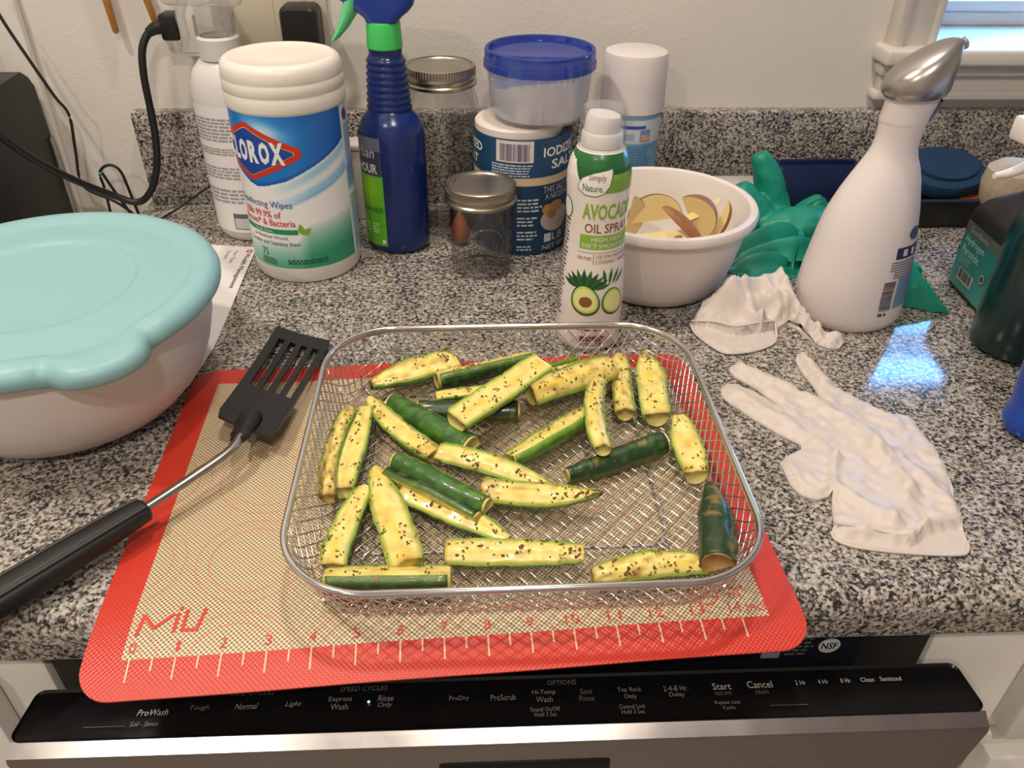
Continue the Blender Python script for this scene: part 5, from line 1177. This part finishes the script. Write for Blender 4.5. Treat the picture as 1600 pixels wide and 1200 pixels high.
# ------------------------------------------------------------------ things against the splash on the right
bx_ = thing('sponge_pack', 'dark blue packet leaning against the splash behind the rubber glove', 'packet', (.520, .592, 0))
mk('packet', loft([[(x*sx_, y+dy_, z) for x, y in rrect(.052, .012, .006, 4)] for z, sx_, dy_ in ((.0005, .96, -.002), (.006, 1, -.001), (.03, 1.01, .004), (.048, .99, .009), (.0545, .95, .011))]), pm('navy_film', (14, 32, 70), .4, 0, .15, 60, .3, 90, .002), bx_)
mk('seal_flap', box(-.045, .045, .009, .012, .054, .060, .001), pm('navy_film', (14, 32, 70)), bx_)
wb_ = thing('soap_box', 'small white box lying against the splash behind the serving bowl', 'box', (.420, .598, 0))
mk('carton', box(-.040, .030, -.014, .014, 0, .037, .002), pm('carton_white', (196, 190, 186), .5, 0, .03), wb_); mk('flap', box(.0302, .0312, -.013, .013, .002, .035, .0004), pm('carton_white', (196, 190, 186)), wb_)
ct = thing('sink_caddy', 'black open plastic caddy tray at the back right of the worktop', 'caddy', (.690, .572, 0))
CB = pm('caddy_black', (26, 28, 32), .35, 0, .2)
o1 = rrect(.080, .038, .014, 6); o2 = rrect(.076, .034, .011, 6)
mk('tray', loft([[(x*.9, y*.9, 0.0004) for x, y in o1], [(x, y, .012) for x, y in o1], [(x*1.03, y*1.04, .034) for x, y in o1], [(x*1.03, y*1.04, .036) for x, y in o2], [(x, y, .012) for x, y in o2], [(x*.9, y*.9, .004) for x, y in o2]]), CB, ct)
mk('rim_lip', tube([(x*1.04, y*1.05, .0352) for x, y in o1], .0016, 8, True), pm('caddy_teal_lip', (20, 48, 56), .3, 0, .1), ct)
sc_ = thing('scrubber', 'oval dark blue scrubbing sponge lying on the caddy tray', 'sponge', (.658, .578, .0440))
mk('pad', [(lambda v: ([(x*1.30, y*.92, z) for x, y, z in v[0]], v[1]))(lathe([(0, 0), (.030, .0005), (.034, .004), (.035, .010), (.033, .0165), (.028, .0195), (0, .0205)], 56, cap=False))][0], pm('blue_scour', (20, 58, 92), .85, 0, .35, 400, .9, 700, .0015), sc_)
sc_.rotation_euler = (.42, 0, 0); sc_.scale = (1.12, 1.12, 1.12)
mk('backing', [(lambda v: ([(x*1.26, y*.88, z) for x, y, z in v[0]], v[1]))(lathe([(0, .0198), (.027, .0198), (.026, .0235), (0, .0240)], 48, cap=False))][0], pm('blue_foam', (18, 50, 84), .8, 0, .25, 300, .5, 500), sc_)
os2 = thing('scour_pad', 'small orange red scouring pad inside the caddy tray', 'pad', (.688, .545, .0052))
mk('pad', loft([[(x, y, z) for x, y in rrect(.016*s_, .008*s_, .004, 4)] for z, s_ in ((0, .95), (.003, 1), (.026, 1.02), (.029, .95))]), pm('orange_scour', (150, 58, 34), .9, 0, .3, 300, .8, 600, .001), os2)
mk('edge_stitch', tube([(x, y, .0285) for x, y in rrect(.0155, .0078, .004, 4)], .0008, 6, True), pm('orange_scour', (150, 58, 34)), os2)
br = thing('dish_brush', 'round beige bristle dish brush beside the scrubbing sponge', 'brush', (.672, .468, 0))
V, F = lathe([(0, .052), (.010, .052), (.021, .056), (.026, .064), (.029, .082), (.027, .096), (.018, .1035), (.008, .106), (0, .106)], 44, cap=False)
mk('bristles', ([(x*(1+.05*math.sin(math.atan2(y, x)*22)), y*(1+.05*math.sin(math.atan2(y, x)*22)), z) for x, y, z in V], F), pm('beige_bristle', (176, 158, 130), .8, 0, .25, 200, .5, 400), br)
mk('stand', lathe([(0, 0), (.026, 0), (.027, .003), (.010, .008), (.0075, .02), (.0075, .054), (0, .054)], 32, cap=False), CB, br)

# peroxide bottle with its labelled side toward the left
hx = thing('peroxide_bottle', 'dark brown bottle with a teal hydrogen peroxide label at the right edge', 'bottle', (.632, .3680, 0), math.radians(-3))
HB = pm('dark_brown_bottle', (34, 28, 26), .32, 0, .2)
mk('body', loft([[(x, y, z) for x, y in rrect(hx_, hy_, rr0, 6)] for z, hx_, hy_, rr0 in ((0, .032, .036, .008), (.003, .036, .040, .010), (.070, .0365, .0405, .010), (.082, .0355, .0395, .011), (.092, .031, .035, .014), (.100, .024, .027, .016), (.108, .015, .016, .014), (.113, .012, .012, .0115), (.118, .012, .012, .0115))]), HB, hx)
mk('cap', lathe([(.0, .118), (.0145, .118), (.0145, .136), (.0135, .137), (0, .137)], 40, cap=False), pm('cap_offwhite', (190, 186, 180), .45), hx)
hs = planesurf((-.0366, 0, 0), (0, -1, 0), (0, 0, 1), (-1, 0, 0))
hl_ = lgrid('label', hs, -.0325, .0325, .006, .0720, 10, 30, lambda s, t: (86, 82, 74) if t > .0600 else lerp3((60, 142, 130), (34, 110, 102), (t-.006)/.05), LABM, hx, .0003)  # teals darkened: the shade at this end is put into the label colour
prnt('label_print', textvf('GoodSense', -.024, .012, .0625, .0685), hs, ink((170, 166, 150)), hl_, .0005, 0)
prnt('label_print', textvf('Hydrogen', -.026, .010, .0495, .0585), hs, ink((190, 214, 208)), hl_, .0005, 0); prnt('label_print', textvf('Peroxide', -.026, .006, .0400, .0485), hs, ink((190, 214, 208)), hl_, .0005, 0)
stuff(prnt('small_print', join(dashes(-.026, -.002, .030, .0385, 4, 71)), hs, ink((110, 176, 164)), hl_, .0005, 0))
prnt('label_box', rect2(-.0195, .0085, .0145, .0270), hs, ink((186, 184, 178)), hl_, .0005, 0); stuff(prnt('barcode', barcode(-.0175, .0065, .0165, .0265, 12), hs, ink((50, 46, 46)), hl_, .0008, 0))
prnt('label_seal', ell2(.0215, .0330, .0055, .0055), hs, ink((60, 76, 66)), hl_, .0005, 0); prnt('label_seal', ring2(.0215, .0330, .0035, .0045, 24), hs, ink((180, 186, 170)), hl_, .0008, 0)

# dark green spray bottle and blue bottle at the right edge
gb = thing('spray_bottle', 'dark green cleaner bottle with a white trigger, cut by the right edge of the view', 'spray bottle', (.6000, .2820, 0), .2)
mk('body', ov([(0, .001), (.034, .001), (.0385, .004), (.0395, .012), (.0388, .020), (.0398, .022), (.0398, .055), (.0400, .090), (.040, .110), (.036, .128), (.026, .142), (.017, .152), (.0145, .160), (.0145, .170), (0, .170)], 1, .95, 56), pm('dark_green_plastic', (8, 44, 42), .2, 0, .15, spec=.6), gb)
mk('collar', lathe([(.0150, .166), (.0170, .166), (.0170, .184), (.0150, .185)], 40, cap=False), WHITEP, gb)
sg_ = mk('sprayer_head', join(box(-.014, .030, -.011, .011, .183, .206, .004), box(-.084, .034, -.010, .010, .194, .212, .003)), WHITEP, gb)
mk('trigger', tube(spline([(-.040, 0, .198), (-.050, 0, .186), (-.062, 0, .176), (-.077, 0, .170), (-.092, 0, .1685)], 4), rr_([.006, .0052, .0045, .0036, .0022], 4), 12), WHITEP, sg_)
ub = thing('soap_bottle', 'translucent bright blue dish soap bottle cut by the right edge of the view', 'bottle', (.5660, .1600, 0), 0)
mk('body', ov([(0, .001), (.032, .001), (.0380, .004), (.0400, .010), (.0390, .018), (.0380, .024), (.0400, .040), (.0415, .060), (.041, .090), (.036, .120), (.026, .145), (.014, .156), (.013, .165), (0, .165)], 1.12, .8, 56), pm('blue_soap_plastic', (16, 66, 168), .14, 0, .12, spec=.7), ub)
mk('cap', lathe([(0, .165), (.0150, .165), (.0150, .180), (.0080, .184), (.006, .196), (0, .197)], 32, cap=False), WHITEP, ub)

# ------------------------------------------------------------------ outlet, plugs, cords, hanging wooden handles
ol_ = thing('wall_outlet', 'cream double wall outlet plate above the left end of the splash', 'outlet', (-.128, YB, .235))
CREAM = pm('cream_plate', (206, 196, 176), .4, 0, .03)
mk('wall_plate', box(-.082, .082, -.0055, 0, -.058, .058, .002), CREAM, ol_)
for x in (-.040, .042):
    mk('receptacle', box(x-.017, x+.017, -.0075, -.005, -.050, .050, .002), CREAM, ol_)
    for dz in (-.036, .018): mk('slot', box(x+.006, x+.0095, -.0080, -.0070, dz-.006, dz+.006), BLACKP, ol_)
tp = thing('plug_adapter', 'white outlet adapter block plugged into the wall plate at the upper left', 'adapter', (-.176, .6315, .212))
mk('block', box(-.020, .018, -.036, 0, -.036, .040, .003), pm('adapter_white', (214, 208, 202), .35, 0, .02), tp); mk('slot', box(-.003, .0, -.0365, -.0358, -.016, .006), pm('slot_grey', (150, 144, 132), .5), tp); mk('seam', box(-.018, .016, -.0364, -.0358, -.0315, -.0308), pm('slot_grey', (150, 144, 132)), tp)
ba = thing('power_adapter', 'black power adapter plugged into the wall plate above the wipes canister', 'adapter', (-.0720, .6315, .2000))
mk('block', loft([[(x*s_, y, z*s_) for x, z in rrect(.0205, .0245, .008, 5)] for y, s_ in ((0, 1), (-.020, 1), (-.026, .96), (-.029, .86))][::-1]), BLACKP, ba); mk('cable_relief', tube([(.004, -.014, -.0245), (.004, -.014, -.034)], .0032, 10), BLACKP, ba)
pc = thing('extension_cord', 'thick black power cord with a plug, drooping from the outlet to the range', 'cord', (-.25, .595, 0))
po_ = Vector((-.25, .595, 0))
cpts = [(-.2200, .606, .2035), (-.2300, .603, .1985), (-.2385, .598, .1837), (-.2426, .595, .1564), (-.2443, .595, .1224), (-.2465, .595, .0906), (-.2532, .595, .0573), (-.2669, .595, .0282), (-.2859, .595, .0141), (-.3094, .590, .0250), (-.330, .570, .0470), (-.3430, .545, .0720), (-.3500, .515, .1000), (-.3600, .497, .1280), (-.3800, .500, .1560), (-.4150, .530, .1660), (-.470, .585, .1660), (-.520, .622, .1500), (-.540, .630, .100), (-.545, .631, .0)]
mk('cable', tube([p-po_ for p in spline(cpts, 6)], .0040, 10), BLACKRUB, pc)
mk('plug', join(tube([Vector(p)-po_ for p in ((-.2300, .6025, .1990), (-.224, .604, .2025), (-.2150, .606, .2045))], [.0048, .0062, .0075], 12), xform(box(-.009, .0095, -.013, .013, -.013, .013, .003), Matrix.Translation(Vector((-.2062, .6085, .2050))-po_))), BLACKP, pc)
tc = thing('charging_cable', 'thin black cable with a tied loop hanging at the left end of the splash', 'cord', (-.33, .60, 0)); to_ = Vector((-.33, .60, 0))
for pts in ([(-.3800, .602, .240), (-.3752, .600, .2155), (-.362, .6, .178), (-.3457, .6, .1349), (-.3363, .6, .1141), (-.3413, .6, .0746), (-.345, .6, .0329), (-.3139, .6, .013), (-.2952, .6, -.0058), (-.291, .6, -.03)],
            [(-.2905, .605, -.0296), (-.2954, .605, .0164), (-.2999, .605, .0477), (-.3113, .605, .0554), (-.3241, .605, .0463), (-.324, .605, .0229), (-.3273, .605, -.03)], [(-.3231, .607, .0471), (-.3139, .607, .0221), (-.2929, .607, -.03)]):
    mk('cable', tube([p-to_ for p in spline(pts, 6)], .0017, 8), BLACKRUB, tc)
mk('cable_tie', tube([(.0055, .005, .047), (.0065, .009, .049), (.0090, .005, .047), (.0065, .001, .046)], .0012, 6, True), pm('tie_teal', (90, 150, 150), .5), tc)
t2 = tag(mk('wire', tube([p-Vector((-.22, .6, 0)) for p in spline([(-.262, .560, .0018), (-.2440, .590, .0050), (-.2241, .602, .0160), (-.1960, .606, .0320), (-.170, .606, .045), (-.150, .606, .10), (-.140, .610, .150), (-.130, .628, .180)], 6)], .0013, 8), BLACKRUB, None, True, (-.22, .6, 0)), 'very thin dark wire running up from the worktop behind the milky bottle', 'cord')
WOOD = pm('honey_wood', (178, 122, 52), .55, 0, .25, 50, .15, 200)
for i, (x0, xx, zb, lab) in enumerate(((-.276, -.274, .193, 'wooden utensil handle hanging on the wall, left of the pair'), (-.2345, -.2292, .1985, 'wooden utensil handle hanging on the wall, right one with a red tip'))):
    t = thing('wooden_handle', lab, 'utensil', (xx, .6300, zb), 0, 'wooden utensil handles on the wall')
    k = (x0-xx)/.034
    mk('handle', tube([(0, 0, 0), (k*.002, 0, .002), (k*.034, 0, .034), (k*.08, 0, .08), (k*.16, 0, .16), (k*.2, 0, .2)], [.0030, .0045, .0052, .0058, .0062, .004], 12, flat=.7), WOOD, t)
    mk('hook', tube(spline([(k*.19, -.009, .186), (k*.19, -.004, .180), (k*.19, .004, .184), (k*.19, .0095, .198)], 4), .0012, 6), STEEL, t)
    if i: mk('tip', tube([(0, 0, -.0035), (0, 0, -.001), (k*.002, 0, .0015)], [.0018, .0040, .0046], 12, flat=.7), pm('tip_red', (176, 84, 84), .5), t)
